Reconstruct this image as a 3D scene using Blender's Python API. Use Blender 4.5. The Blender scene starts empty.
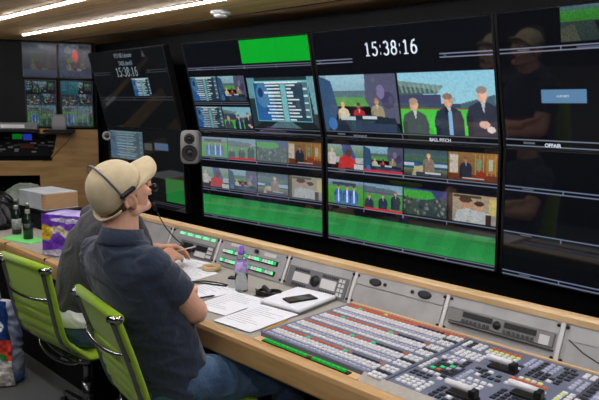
import bpy, bmesh, math, random
import numpy as np
from mathutils import Vector, Matrix, noise, Euler
random.seed(7); rng = np.random.RandomState(7)
D = bpy.data; COL = bpy.context.scene.collection
R = math.radians
V = Vector

# ------------------------------------------------------------------ materials
def lin(c):
    return tuple((x/12.92 if x <= .04045 else ((x+.055)/1.055)**2.4) for x in c)
def rgb(r, g, b): return lin((r/255, g/255, b/255)) + (1,)
def mat(name, c, rough=.5, metal=0, spec=.5, emit=0, c2=None, nscale=20, ndet=3, stretch=None, bump=0, bscale=200, trans=0, coat=0, sheen=0, ior=1.45):
    m = D.materials.new(name); m.use_nodes = True
    N = m.node_tree.nodes; L = m.node_tree.links; b = N['Principled BSDF']
    b.inputs['Base Color'].default_value = c; b.inputs['Roughness'].default_value = rough
    b.inputs['Metallic'].default_value = metal; b.inputs['Specular IOR Level'].default_value = spec
    b.inputs['Transmission Weight'].default_value = trans; b.inputs['IOR'].default_value = ior
    b.inputs['Coat Weight'].default_value = coat; b.inputs['Sheen Weight'].default_value = sheen
    if emit:
        b.inputs['Emission Color'].default_value = c; b.inputs['Emission Strength'].default_value = emit
    tc = N.new('ShaderNodeTexCoord')
    if c2:
        mp = N.new('ShaderNodeMapping'); L.new(tc.outputs['Object'], mp.inputs['Vector'])
        if stretch: mp.inputs['Scale'].default_value = stretch
        nz = N.new('ShaderNodeTexNoise'); nz.inputs['Scale'].default_value = nscale; nz.inputs['Detail'].default_value = ndet
        L.new(mp.outputs[0], nz.inputs['Vector'])
        rp = N.new('ShaderNodeValToRGB'); rp.color_ramp.elements[0].position = .32; rp.color_ramp.elements[1].position = .68
        rp.color_ramp.elements[0].color = c; rp.color_ramp.elements[1].color = c2
        L.new(nz.outputs['Fac'], rp.inputs[0]); L.new(rp.outputs[0], b.inputs['Base Color'])
    if bump:
        n2 = N.new('ShaderNodeTexNoise'); n2.inputs['Scale'].default_value = bscale; n2.inputs['Detail'].default_value = 3
        L.new(tc.outputs['Object'], n2.inputs['Vector'])
        bp = N.new('ShaderNodeBump'); bp.inputs['Strength'].default_value = bump; bp.inputs['Distance'].default_value = .01
        L.new(n2.outputs['Fac'], bp.inputs['Height']); L.new(bp.outputs[0], b.inputs['Normal'])
    return m
def screen_mat(name, rough=.045, dim=1.0):
    m = mat(name, (.004, .004, .005, 1), rough=rough, spec=.5, ior=1.62)
    N = m.node_tree.nodes; L = m.node_tree.links; b = N['Principled BSDF']
    at = N.new('ShaderNodeAttribute'); at.attribute_name = 'picture'
    L.new(at.outputs['Color'], b.inputs['Emission Color']); b.inputs['Emission Strength'].default_value = dim
    m.cycles.emission_sampling = 'NONE'
    return m
M = {}
M['screen'] = screen_mat('screen_glass')
M['screen_far'] = screen_mat('screen_matt', .16, .8); M['screen_far'].node_tree.nodes['Principled BSDF'].inputs['Specular IOR Level'].default_value=.12
M['attr'] = mat('printed_surface', rgb(200,200,200), rough=.35)
_n = M['attr'].node_tree; _a = _n.nodes.new('ShaderNodeAttribute'); _a.attribute_name = 'picture'
_n.links.new(_a.outputs['Color'], _n.nodes['Principled BSDF'].inputs['Base Color'])
M['black'] = mat('black_plastic', rgb(18,18,20), .35, spec=.4)
M['matt_black'] = mat('matt_black', rgb(15,15,17), .7, spec=.2, c2=rgb(20,20,22), nscale=4)
M['wall_black'] = mat('black_wall_panel', rgb(7,8,10), .6, spec=.15, c2=rgb(11,12,14), nscale=3)
M['wood_ceiling'] = mat('veneer_ceiling', rgb(184,146,94), .55, spec=.3, c2=rgb(222,186,132), nscale=4, ndet=8, stretch=(.6,11,1))
M['wood_wall'] = mat('oak_veneer', rgb(126,98,58), .5, spec=.3, c2=rgb(156,124,78), nscale=3, ndet=6, stretch=(1,1,7))
M['wood_edge'] = mat('beech_edge', rgb(196,160,112), .35, spec=.5, c2=rgb(222,190,142), nscale=4, ndet=5, stretch=(1,10,10))
M['wood_fascia'] = mat('beech_fascia', rgb(176,138,88), .4, spec=.4, c2=rgb(206,168,114), nscale=3, ndet=6, stretch=(1,8,8))
M['laminate'] = mat('grey_worktop', rgb(160,154,144), .45, spec=.35, c2=rgb(170,164,154), nscale=60)
M['panel_grey'] = mat('silver_panel', rgb(150,150,148), .45, metal=.35, spec=.5, c2=rgb(168,168,166), nscale=9)
M['panel_dark'] = mat('grey_panel', rgb(104,105,106), .5, metal=.2)
M['light_panel'] = mat('pale_panel', rgb(196,196,194), .45)
M['mixer'] = mat('slate_blue_panel', rgb(98,105,124), .5, spec=.4, c2=rgb(106,113,132), nscale=8)
M['key_white'] = mat('white_key', rgb(222,222,222), .35)
M['key_lilac'] = mat('lilac_key', rgb(172,176,198), .35)
M['key_dark'] = mat('dark_key', rgb(40,42,50), .35)
M['key_orange'] = mat('orange_key', rgb(192,92,58), .4, emit=.10)
M['key_green'] = mat('green_key', rgb(40,190,120), .4, emit=.3)
M['key_mint'] = mat('lit_mint_key', rgb(120,235,165), .4, emit=.5)
M['key_lime'] = mat('lit_lime_key', rgb(186,196,120), .4, emit=.25)
M['led_green'] = mat('green_push_button', rgb(20,165,50), .35, emit=.25)
M['lime'] = mat('lime_fabric', rgb(142,178,30), .7, spec=.2, c2=rgb(152,188,38), nscale=150, bump=.15, bscale=900, sheen=.2)
M['chrome'] = mat('chrome', rgb(205,205,208), .12, metal=1)
M['chrome_dark'] = mat('polished_aluminium', rgb(150,150,152), .22, metal=1)
M['carpet'] = mat('charcoal_carpet', rgb(84,86,86), .95, spec=.1, c2=rgb(102,104,103), nscale=120, bump=.5, bscale=300)
M['skin'] = mat('skin', rgb(212,160,134), .5, spec=.35, c2=rgb(224,174,148), nscale=25)
M['skin2'] = mat('skin_tanned', rgb(196,146,118), .5, spec=.35, c2=rgb(208,158,130), nscale=25)
M['hair'] = mat('short_brown_hair', rgb(92,66,46), .8, c2=rgb(120,90,66), nscale=200, bump=.4, bscale=400)
M['navy'] = mat('navy_jersey', rgb(38,47,63), .85, spec=.15, c2=rgb(45,55,72), nscale=220, bump=.3, bscale=60, sheen=.25)
M['charcoal'] = mat('charcoal_jersey', rgb(42,43,46), .85, spec=.15, c2=rgb(50,51,54), nscale=150, bump=.3, bscale=60, sheen=.2)
M['denim'] = mat('blue_denim', rgb(44,66,94), .85, spec=.15, c2=rgb(84,110,138), nscale=9, ndet=8, bump=.4, bscale=110, sheen=.2)
M['white_cotton'] = mat('white_cotton', rgb(210,212,214), .8, bump=.3, bscale=60)
M['khaki'] = mat('khaki_cotton', rgb(196,180,144), .8, spec=.2, c2=rgb(208,193,158), nscale=30, bump=.25, bscale=500, sheen=.15)
M['grey_metal'] = mat('grey_metal', rgb(130,130,134), .3, metal=.8)
M['eye_white'] = mat('eye_white', rgb(235,230,225), .2)
M['iris'] = mat('brown_iris', rgb(60,40,25), .2)
M['paper'] = mat('white_paper', rgb(228,230,234), .8, spec=.2)
M['ink'] = mat('grey_print', rgb(120,122,128), .8)
M['speaker'] = mat('grey_aluminium_enclosure', rgb(118,118,116), .5, spec=.4)
M['cone'] = mat('black_cone', rgb(24,24,26), .5)
M['clear'] = mat('clear_plastic', rgb(240,245,252), .03, trans=1, ior=1.07, spec=.5)
M['water'] = mat('water', rgb(240,246,252), .02, trans=1, ior=1.10)
M['purple'] = mat('purple_plastic', rgb(124,84,190), .35)
M['label'] = mat('lilac_label', rgb(150,110,205), .45, c2=rgb(215,200,240), nscale=55)
M['bottle_dark'] = mat('dark_glass', rgb(22,34,26), .08, spec=.7)
M['bottle_label'] = mat('grey_label', rgb(176,178,178), .5, c2=rgb(96,98,100), nscale=60)
M['silver'] = mat('silver_foil', rgb(170,172,170), .3, metal=.7)
M['neon_green'] = mat('bright_green_card', rgb(110,215,110), .6)
M['tape'] = mat('masking_tape', rgb(196,168,128), .6)
M['tan'] = mat('page_edges', rgb(196,158,118), .8, c2=rgb(178,140,102), nscale=12, stretch=(1,1,30))
M['bookcover'] = mat('pale_cover', rgb(206,209,208), .4, c2=rgb(176,184,190), nscale=8)
M['strip'] = mat('led_strip_light', (1,.97,1,1), .5, emit=50)
M['aluminium'] = mat('aluminium_channel', rgb(170,170,172), .4, metal=.6)
M['yellow'] = mat('yellow_pencil', rgb(215,165,50), .5)
M['text'] = mat('screen_text', rgb(160,170,180), .5, emit=.8)
M['text_dim'] = mat('screen_text_dim', rgb(92,104,112), .5, emit=.6)
M['text_plate'] = mat('blue_caption', rgb(96,138,172), .5, emit=.75)
M['line'] = mat('screen_line', rgb(110,120,140), .5, emit=.7)
for k in ('text','text_dim','text_plate','line','key_orange','key_green','key_mint','key_lime','led_green'):
    M[k].cycles.emission_sampling = 'NONE'

# ------------------------------------------------------------------ helpers
class MB:
    def __init__(s): s.v=[]; s.f=[]; s.m=[]; s.sm=[]
    def add(s, vs, fs, mi=0, sm=False, T=None):
        o=len(s.v)
        s.v += [tuple(T@V(p)) if T is not None else tuple(p) for p in vs]
        s.f += [tuple(i+o for i in f) for f in fs]; s.m += [mi]*len(fs); s.sm += [sm]*len(fs)
        return s
    def box(s, x0,x1,y0,y1,z0,z1, mi=0, T=None, top=None):
        t = top or 0
        vs=[(x0,y0,z0),(x1,y0,z0),(x1,y1,z0),(x0,y1,z0),(x0+t,y0+t,z1),(x1-t,y0+t,z1),(x1-t,y1-t,z1),(x0+t,y1-t,z1)]
        return s.add(vs,[(3,2,1,0),(4,5,6,7),(0,1,5,4),(1,2,6,5),(2,3,7,6),(3,0,4,7)],mi,False,T)
    def rings(s, rings, mi=0, sm=True, cap=True, T=None, closed=False):
        n=len(rings[0]); vs=[p for r in rings for p in r]; fs=[]
        m=len(rings)
        for i in range(m if closed else m-1):
            a=i*n; b=((i+1)%m)*n
            for j in range(n):
                k=(j+1)%n; fs.append((a+j,a+k,b+k,b+j))
        if cap and not closed:
            fs.append(tuple(range(n-1,-1,-1))); fs.append(tuple(range((m-1)*n,m*n)))
        return s.add(vs,fs,mi,sm,T)
    def cyl(s, p0,p1,r0,r1=None,n=20,mi=0,sm=True,T=None,cap=True):
        r1 = r0 if r1 is None else r1
        p0=V(p0);p1=V(p1);d=(p1-p0).normalized()
        a=d.orthogonal().normalized();b=d.cross(a)
        return s.rings([[p+(a*math.cos(t)+b*math.sin(t))*r for t in [2*math.pi*i/n for i in range(n)]] for p,r in ((p0,r0),(p1,r1))],mi,sm,cap,T)
    def lathe(s, prof, c=(0,0,0), n=28, mi=0, T=None, sm=True):
        c=V(c)
        return s.rings([[c+V((r*math.cos(2*math.pi*i/n),r*math.sin(2*math.pi*i/n),z)) for i in range(n)] for r,z in prof],mi,sm,True,T)
    def tube(s, pts, r, n=10, mi=0, closed=False, T=None, r2=None):
        pts=[V(p) for p in pts]; rr=[]
        m=len(pts); up=None
        for i,p in enumerate(pts):
            if closed: d=(pts[(i+1)%m]-pts[i-1]).normalized()
            else: d=(pts[min(i+1,m-1)]-pts[max(i-1,0)]).normalized()
            if up is None: up=d.orthogonal().normalized()
            up=(up-d*up.dot(d)).normalized(); b=d.cross(up)
            q=r[i] if isinstance(r,(list,tuple)) else r
            rr.append([p+up*(q*math.cos(2*math.pi*j/n))+b*((r2 or q)*math.sin(2*math.pi*j/n)) for j in range(n)])
        return s.rings(rr,mi,True,True,T,closed)
    def ell(s, c, r, mi=0, T=None, n=20, m=12, rot=None):
        c=V(c); rings=[]
        for i in range(1,m):
            ph=math.pi*i/m
            ring=[]
            for j in range(n):
                t=2*math.pi*j/n; q=V((r[0]*math.sin(ph)*math.cos(t), r[1]*math.sin(ph)*math.sin(t), -r[2]*math.cos(ph)))
                if rot is not None: q=rot@q
                ring.append(c+q)
            rings.append(ring)
        return s.rings(rings,mi,True,True,T)
    def cap(s, p0,r0,p1,r1,T=None,n=18):
        p0=V(p0);p1=V(p1);d=(p1-p0).normalized();a=d.orthogonal().normalized();b=d.cross(a);R_=[]
        for k in range(1,6):
            t=math.pi/2*(1-k/5.0); R_.append((p0-d*r0*math.sin(t), r0*math.cos(t)+1e-5))
        for k in range(1,5): R_.append((p0.lerp(p1,k/5), r0+(r1-r0)*k/5))
        for k in range(0,5):
            t=math.pi/2*(k/5.0); R_.append((p1+d*r1*math.sin(t), r1*math.cos(t)+1e-5))
        return s.rings([[p+(a*math.cos(2*math.pi*i/n)+b*math.sin(2*math.pi*i/n))*r for i in range(n)] for p,r in R_],0,True,True,T)
    def loft(s, secs, n=28, T=None, pw=2.3):
        R_=[]
        for cx,cy,z,a,b in secs:
            ring=[]
            for i in range(n):
                t=2*math.pi*i/n; c,q=math.cos(t),math.sin(t)
                ring.append(V((cx+a*abs(c)**(2/pw)*(1 if c>=0 else -1), cy+b*abs(q)**(2/pw)*(1 if q>=0 else -1), z)))
            R_.append(ring)
        return s.rings(R_,0,True,True,T)
    def mesh(s, name):
        me=D.meshes.new(name); me.from_pydata(s.v,[],s.f); me.update()
        me.polygons.foreach_set('material_index', s.m); me.polygons.foreach_set('use_smooth', s.sm)
        return me
    def build(s, name, mats, parent=None, bevel=0, loc=None):
        me=s.mesh(name)
        for m in (mats if isinstance(mats,(list,tuple)) else [mats]): me.materials.append(M[m])
        o=D.objects.new(name,me); COL.objects.link(o)
        bm=bmesh.new(); bm.from_mesh(me); bmesh.ops.recalc_face_normals(bm,faces=bm.faces); bm.to_mesh(me); bm.free()
        if parent: o.parent=parent
        if loc: o.location=loc
        if bevel:
            md=o.modifiers.new('bevel','BEVEL'); md.width=bevel; md.segments=2; md.limit_method='ANGLE'; md.angle_limit=R(50)
        return o
def tag(o, label=None, cat=None, group=None, kind=None):
    if label: o['label']=label
    if cat: o['category']=cat
    if group: o['group']=group
    if kind: o['kind']=kind
    return o
def empty(name, loc, rot=(0,0,0), **k):
    o=D.objects.new(name,None); COL.objects.link(o); o.location=loc; o.rotation_euler=rot; o.empty_display_size=.05
    return tag(o,**k)
def text(s, name, size, m, parent, loc, sx=1, bold=0, rot=(math.pi/2,0,0)):
    cu=D.curves.new('t','FONT'); cu.body=s; cu.size=size; cu.offset=bold; cu.extrude=.0004; cu.align_x='CENTER'; cu.align_y='CENTER'
    t=D.objects.new('t',cu); COL.objects.link(t)
    dg=bpy.context.evaluated_depsgraph_get(); me=D.meshes.new_from_object(t.evaluated_get(dg))
    D.objects.remove(t); me.name=name; me.materials.clear(); me.materials.append(M[m])
    o=D.objects.new(name,me); COL.objects.link(o); o.parent=parent; o.location=loc; o.rotation_euler=rot; o.scale=(sx,1,1)
    return o
def organic(mb, name, m, parent, voxel=.008, smooth=4, wr=0, wscale=9, wv=(1,1,1), thin=None):
    """overlapping volumes grown into one continuous smooth surface"""
    me=mb.mesh(name); o=D.objects.new(name,me); COL.objects.link(o)
    bm=bmesh.new(); bm.from_mesh(me); bmesh.ops.recalc_face_normals(bm,faces=bm.faces); bm.to_mesh(me); bm.free()
    rm=o.modifiers.new('r','REMESH'); rm.mode='VOXEL'; rm.voxel_size=voxel; rm.use_smooth_shade=True
    sm=o.modifiers.new('s','SMOOTH'); sm.iterations=smooth; sm.factor=.5
    dg=bpy.context.evaluated_depsgraph_get(); m2=D.meshes.new_from_object(o.evaluated_get(dg))
    o.modifiers.clear(); o.data=m2; m2.name=name
    m2.materials.clear(); m2.materials.append(M[m])
    if wr:
        nn=[v.normal.copy() for v in m2.vertices]
        for v,nv in zip(m2.vertices,nn):
            p=V((v.co.x*wv[0],v.co.y*wv[1],v.co.z*wv[2]))*wscale
            w=noise.noise(p+V((noise.noise(p*.6)*1.5,0,noise.noise(p*.5+V((5,1,2)))*1.5)))
            v.co += nv*(wr*(1-abs(w)*3.2 if abs(w)<.3 else 0))
    m2.polygons.foreach_set('use_smooth',[True]*len(m2.polygons)); m2.update()
    if parent: o.parent=parent; o.location=(0,0,0)
    return o
def slab_digits(s,name,h,m,parent,loc,w=.55,th=.11):
    """numerals with slab feet, drawn as flat strokes"""
    arc=lambda cx,cy,rx,ry,a0,a1,n=14:[(cx+rx*math.cos(R(a0+(a1-a0)*i/n)),cy+ry*math.sin(R(a0+(a1-a0)*i/n))) for i in range(n+1)]
    G_={'1':[[(.5,0),(.5,1)],[(.5,1),(.22,.84)],[(.2,.0),(.8,.0)]],
        '5':[[(.82,1),(.28,1),(.22,.56)],arc(.46,.32,.36,.32,125,-150)],
        '3':[arc(.46,.76,.30,.24,150,-80),arc(.46,.28,.36,.28,85,-150)],
        '8':[arc(.5,.76,.27,.24,0,360),arc(.5,.27,.35,.27,0,360)],
        '6':[arc(.5,.30,.34,.30,0,360),[(.18,.34),(.2,.62),(.36,.9),(.7,1.0)]],
        ':':[[(.46,.12),(.54,.12)],[(.46,.68),(.54,.68)]]}
    b=MB(); adv=0; t=th/2*h; tot=sum((.5 if c==':' else 1)+.08 for c in s)*w*h; x=-tot/2
    for c in s:
        cw=(.5 if c==':' else 1)*w*h
        for pl in G_[c]:
            pts=[V((x+(px-(.25 if c==':' else 0))*w*h,0,py*h-h/2)) for px,py in pl]; tt=t*(1.5 if c==':' else (.6 if pl==G_['1'][2] else 1))
            L_=[];R2=[]
            for i,p in enumerate(pts):
                d=(pts[min(i+1,len(pts)-1)]-pts[max(i-1,0)]).normalized(); n_=V((-d.z,0,d.x)); L_.append(p+n_*tt); R2.append(p-n_*tt)
            vs=[q+V((0,yy,0)) for yy in (-.0008,.0004) for q in L_+R2]; n=len(pts); fs=[]
            for i in range(n-1): fs+= [(i,i+1,n+i+1,n+i),(2*n+i,3*n+i,3*n+i+1,2*n+i+1),(i,2*n+i,2*n+i+1,i+1),(n+i,n+i+1,3*n+i+1,3*n+i)]
            b.add(vs,fs)
        x+=cw+.08*w*h
    return b.build(name,m,parent,loc=loc)
def shifted(parent_loc):  # world coordinates -> local to an unrotated parent
    return Matrix.Translation(-V(parent_loc))

# ------------------------------------------------------------------ picture painter (what the displays show)
class Pic:
    def __init__(s,w,h,bg=(4,5,8)):
        s.w,s.h=w,h; s.a=np.zeros((h,w,3)); s.a[:]=np.array(bg)/255.; s.t=(0,0,1,1); s.k=1.0
        s.yy,s.xx=np.mgrid[0:h,0:w]; s.X=(s.xx+.0)/(w-1); s.Y=(s.yy+.0)/(h-1); s.clip=np.ones((h,w),bool)
    def tile(s,x0,y0,x1,y1,k=1.0):
        s.t=(x0,y0,x1,y1); s.k=k; s.clip=(s.X>=x0)&(s.X<=x1)&(s.Y>=y0)&(s.Y<=y1)
        s.U=(s.X-x0)/(x1-x0); s.W=(s.Y-y0)/(y1-y0)
    def put(s,m,c,al=1): 
        m=m&s.clip; s.a[m]=s.a[m]*(1-al)+np.array(c)/255.*s.k*al
    def r(s,x0,y0,x1,y1,c,al=1): s.put((s.U>=x0)&(s.U<=x1)&(s.W>=y0)&(s.W<=y1),c,al)
    def e(s,cx,cy,rx,ry,c,al=1): s.put(((s.U-cx)/rx)**2+((s.W-cy)/ry)**2<=1,c,al)
    def p(s,pts,c,al=1):
        m=np.zeros_like(s.clip); n=len(pts); j=n-1
        for i in range(n):
            xi,yi=pts[i]; xj,yj=pts[j]
            cnd=((yi>s.W)!=(yj>s.W)); t=(xj-xi)*(s.W-yi)/((yj-yi) or 1e-9)+xi
            m^=cnd&(s.U<t); j=i
        s.put(m,c,al)
    def g(s,y0,y1,c0,c1):
        t=np.clip((s.W-y0)/(y1-y0),0,1)[...,None]; m=s.clip&(s.W>=y0)&(s.W<=y1)
        col=(np.array(c0)*(1-t)+np.array(c1)*t)/255.*s.k; s.a[m]=col[m]
    def n(s,am,sc=1):
        z=rng.rand(s.h//sc+1,s.w//sc+1); z=np.kron(z,np.ones((sc,sc)))[:s.h,:s.w]
        f=(1+am*(z-.5))[...,None]; s.a=np.where(s.clip[...,None],s.a*f,s.a)
def person(P,x,y,s,coat,skin=(190,145,120),hair=(70,60,55),legs=None):
    P.p([(x-s*.46,y+s*2.6),(x-s*.50,y+s*1.1),(x-s*.40,y+s*.62),(x-s*.12,y+s*.40),(x+s*.12,y+s*.40),(x+s*.40,y+s*.62),(x+s*.50,y+s*1.1),(x+s*.46,y+s*2.6)],coat)
    dk=tuple(int(c*.7) for c in coat); P.p([(x-s*.46,y+s*2.6),(x-s*.50,y+s*1.1),(x-s*.30,y+s*1.0),(x-s*.30,y+s*2.6)],dk,.6)
    P.p([(x-s*.05,y+s*.38),(x+s*.09,y+s*.38),(x+s*.03,y+s*.95)],(205,205,205),.8)
    P.e(x,y+s*.05,s*.155,s*.36,skin); P.e(x+s*.05,y+s*.1,s*.09,s*.26,tuple(min(255,int(c*1.12)) for c in skin),.6); P.e(x-s*.01,y-s*.14,s*.160,s*.17,hair,.75)
def t_studio(P):
    P.g(0,.45,(150,190,205),(120,160,175)); P.r(0,.28,.75,.42,(84,110,120)); P.r(.1,.4,.72,.55,(86,150,74))
    P.p([(.62,0),(1,0),(1,.85),(.75,.8),(.6,.45)],(82,84,108)); P.p([(0,0),(.16,.1),(.22,.6),(.12,1),(0,1)],(50,80,114))
    P.e(.88,.45,.08,.15,(66,60,92)); P.e(.8,.3,.05,.12,(120,110,150))
    person(P,.29,.52,.155,(206,190,160),(210,160,120),(215,185,110)); person(P,.5,.54,.165,(172,36,42),(120,80,60),(35,28,26)); person(P,.74,.46,.17,(150,140,110),(180,140,110),(130,120,80))
    P.p([(.05,1),(.12,.84),(.3,.74),(.6,.70),(.95,.76),(1,1)],(30,42,54)); P.p([(.3,.82),(.7,.80),(.6,1),(.36,1)],(46,66,82)); P.e(.8,.95,.12,.1,(24,30,44)); P.r(.24,.74,.44,.8,(170,190,195)); P.r(.54,.73,.72,.78,(190,200,205)); P.r(.5,.86,.95,1,(46,62,84)); P.e(.12,.88,.06,.12,(60,110,170))
def t_men(P):
    P.g(0,.75,(132,186,206),(140,190,200)); P.p([(0,.12),(.5,.22),(.42,.35),(0,.34)],(104,132,128)); P.p([(0,.2),(.36,.27),(.44,.33),(0,.38)],(64,86,84))
    for i in range(9): P.p([(.02+i*.05,.2),(.04+i*.05,.19),(.06+i*.05,.32),(.04+i*.05,.33)],(130,160,155),.7)
    P.r(0,.36,.46,.6,(58,64,92)); P.r(0,.5,.46,.62,(80,60,80),.6); P.r(0,.5,1,.6,(50,70,90)); P.p([(.66,.5),(1,.36),(1,.6),(.66,.6)],(64,92,104))
    P.g(.58,1,(70,176,66),(60,196,58)); P.r(0,.57,1,.6,(120,80,60))
    person(P,.16,.50,.30,(62,72,76),(196,150,128),(170,150,130)); person(P,.53,.43,.31,(36,46,62),(200,150,126),(110,90,75)); person(P,.87,.34,.33,(44,48,62),(204,160,140),(120,112,108))
    P.r(.525,.62,.56,1,(120,165,200)); P.e(.51,.62,.018,.05,(25,25,30)); P.e(.88,.82,.05,.06,(200,160,145)); P.e(.94,.9,.04,.05,(210,190,185))
def t_line(P):
    P.g(0,1,(34,78,122),(36,94,156)); P.p([(.3,0),(1,0),(1,1),(.42,1)],(40,62,78)); P.e(.16,.35,.13,.3,(90,140,176),.6); P.e(.12,.28,.05,.12,(10,30,70),.7)
    P.r(.5,.08,.6,1,(120,196,200),.85); P.r(.02,.0,1,.04,(150,200,200)); P.r(.9,.02,1,.9,(96,140,150),.6)
    for i in range(11):
        y=.1+i*.083; a=.2+.12*rng.rand(); P.r(.5-a,y,.49,y+.035,(205,222,226)); P.r(.61,y,.68+.16*rng.rand(),y+.035,(205,222,226))
        if i%2: P.r(.9,y,.97,y+.04,(190,215,220))
    P.r(.22,.03,.82,.07,(220,232,236))
def t_wood(P):
    P.g(0,1,(150,112,66),(120,76,40)); 
    for i in range(6): P.r(.55+i*.08,.05,.57+i*.08,.8,(196,150,84))
    P.r(.03,.1,.2,.75,(206,196,180)); P.r(.58,.2,.68,.6,(120,150,110)); P.r(.78,.12,.95,.68,(176,120,50)); P.r(.82,.2,.9,.6,(170,190,160)); P.r(.0,.8,1,1,(110,54,28))
    person(P,.36,.25,.26,(38,44,58),(170,126,98),(90,80,72)); P.e(.68,.78,.1,.14,(150,50,30)); P.r(.3,.9,.75,.94,(210,205,200))
def t_woman(P):
    P.g(0,.5,(64,84,88),(90,120,140)); P.r(0,.28,1,.45,(70,104,80)); P.r(0,.45,1,.72,(36,84,120)); P.r(.0,.52,.25,.62,(190,205,215)); P.r(.7,.5,1,.64,(170,190,205))
    P.g(.72,1,(120,130,90),(54,58,54)); P.p([(.2,1),(.25,.65),(.45,.6),(.5,1)],(186,176,140)); person(P,.58,.22,.27,(140,124,106),(220,175,140),(222,188,112)); P.r(.3,.86,.9,1,(60,64,74)); P.r(.5,.85,.85,.9,(210,215,220))
def t_kits(P):
    P.g(0,.3,(140,168,190),(96,120,120)); P.g(.28,1,(88,170,62),(74,150,56))
    for x in (.3,.55,.74): person(P,x,.28,.24,(56,96,176),(190,150,120),(60,50,50)); P.r(x-.09,.62,x+.09,.98,(70,120,200)); P.r(x-.02,.4,x+.02,.9,(220,228,235))
    P.r(.12,.1,.8,.2,(60,70,90))
def t_group(P):
    P.g(0,.4,(120,160,190),(150,180,190)); P.p([(0,.1),(.8,.2),(.8,.4),(0,.42)],(90,110,120)); P.g(.38,1,(80,160,80),(64,140,66)); P.r(0,.34,1,.4,(100,80,120))
    for x,y in ((.14,.5),(.5,.44),(.82,.3)): person(P,x,y,.24,(44,54,72),(190,150,130),(110,95,85))
def t_crowd(P):
    P.g(0,1,(70,86,92),(46,64,62)); P.e(.35,.1,.5,.3,(64,168,62)); P.r(.02,0,1,.08,(56,70,140)); P.p([(.6,.0),(1,.0),(1,.3),(.8,.35)],(60,70,120))
    for i in range(60):
        c=rng.randint(40,130); P.e(rng.rand(),.35+.6*rng.rand(),.03,.06,(c,c+8,c+4))
def t_office(P):
    P.g(0,1,(168,150,120),(150,146,140)); P.r(0,0,.1,1,(70,54,46)); P.r(.0,.0,.02,1,(30,30,30)); P.e(.4,.3,.13,.18,(190,140,110)); P.e(.38,.2,.14,.1,(54,40,32)); P.e(.65,.4,.1,.16,(196,150,120)); P.e(.66,.3,.1,.09,(50,40,35))
    P.p([(.15,1),(.2,.6),(.4,.5),(.9,.6),(.85,1)],(186,190,190)); P.r(.85,.1,1,.65,(200,186,110)); P.r(.8,.65,.9,1,(60,40,40)); P.r(.12,.04,.7,.12,(70,60,50))
def t_red(P):
    P.g(0,.5,(150,170,170),(96,140,100)); P.r(0,.5,1,.75,(176,186,190)); P.p([(.4,0),(.65,0),(.8,.5),(.7,1),(.5,.9)],(70,84,140)); person(P,.12,.22,.24,(206,196,190),(224,180,140),(220,190,130))
    P.p([(.3,1),(.34,.55),(.55,.42),(.78,.62),(.85,.95)],(196,40,44)); P.e(.6,.34,.09,.16,(92,58,46)); P.r(.75,.8,1,1,(200,205,205))
def t_pitch(P):
    P.g(0,1,(34,112,58),(38,138,66))
    for i in range(7): P.p([(i*.15,0),(i*.15+.07,0),(i*.15+.02,1),(i*.15-.06,1)],(44,150,74),.35)
TILE={'studio':t_studio,'men':t_men,'line':t_line,'wood':t_wood,'woman':t_woman,'kits':t_kits,'group':t_group,'crowd':t_crowd,'office':t_office,'red':t_red,'pitch':t_pitch}
def draw(P,kind,x0,y0,x1,y1,k=1.0,noise_=.25):
    P.tile(x0,y0,x1,y1,k); TILE[kind](P)
    for i in range(14):
        c=rng.randint(30,170); P.e(rng.rand(),rng.rand(),.02+.05*rng.rand(),.02+.06*rng.rand(),(c,c+6,c+8),.16)
    P.n(noise_*.5,2); P.n(noise_*.45,1); P.tile(0,0,1,1)
def bars(P,y0,y1,x0=0,x1=1,c=(104,112,130),ticks=(),red=None):
    P.tile(0,0,1,1); h=1.0/(P.h-1)*.8
    for y in (y0,y1): P.r(x0,y-h*.6,x1,y+h*.6,c)
    for t in ticks: P.r(t-.0022,y0-.004,t+.0022,y1+.004,c)
    if red:
        for a,b in red: P.r(a+.004,y0-.022,b-.004,y0-.006,(176,44,58))
    P.r(x0+.08*(x1-x0),(y0*.62+y1*.38),x0+.13*(x1-x0),(y0*.38+y1*.62),(90,96,104))
def grid_screen(P, name, m, parent, W, H, y, z0, xo=0.0, drop=0):
    nx,nz=P.w,P.h
    xs=np.linspace(xo,xo+W,nx); zs=np.linspace(z0+H,z0,nz)
    X,Z=np.meshgrid(xs,zs); vs=np.stack([X.ravel(),np.full(X.size,y),Z.ravel()],1)
    i=np.arange(nx*nz).reshape(nz,nx); q=np.stack([i[:-1,:-1],i[1:,:-1],i[1:,1:],i[:-1,1:]],-1).reshape(-1,4)
    me=D.meshes.new(name); me.vertices.add(len(vs)); me.vertices.foreach_set('co',vs.ravel())
    me.loops.add(q.size); me.loops.foreach_set('vertex_index',q.ravel()); me.polygons.add(len(q)); me.polygons.foreach_set('loop_start',np.arange(0,q.size,4)); me.polygons.foreach_set('loop_total',np.full(len(q),4)); me.update(calc_edges=True)
    c=np.clip(P.a.reshape(-1,3),0,1); c=np.where(c<=.04045,c/12.92,((c+.055)/1.055)**2.4); c=np.concatenate([c,np.ones((len(c),1))],1)
    at=me.color_attributes.new('picture','FLOAT_COLOR','POINT'); at.data.foreach_set('color',c.ravel())
    me.materials.append(M[m]); o=D.objects.new(name,me); COL.objects.link(o); o.parent=parent
    return o

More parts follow.
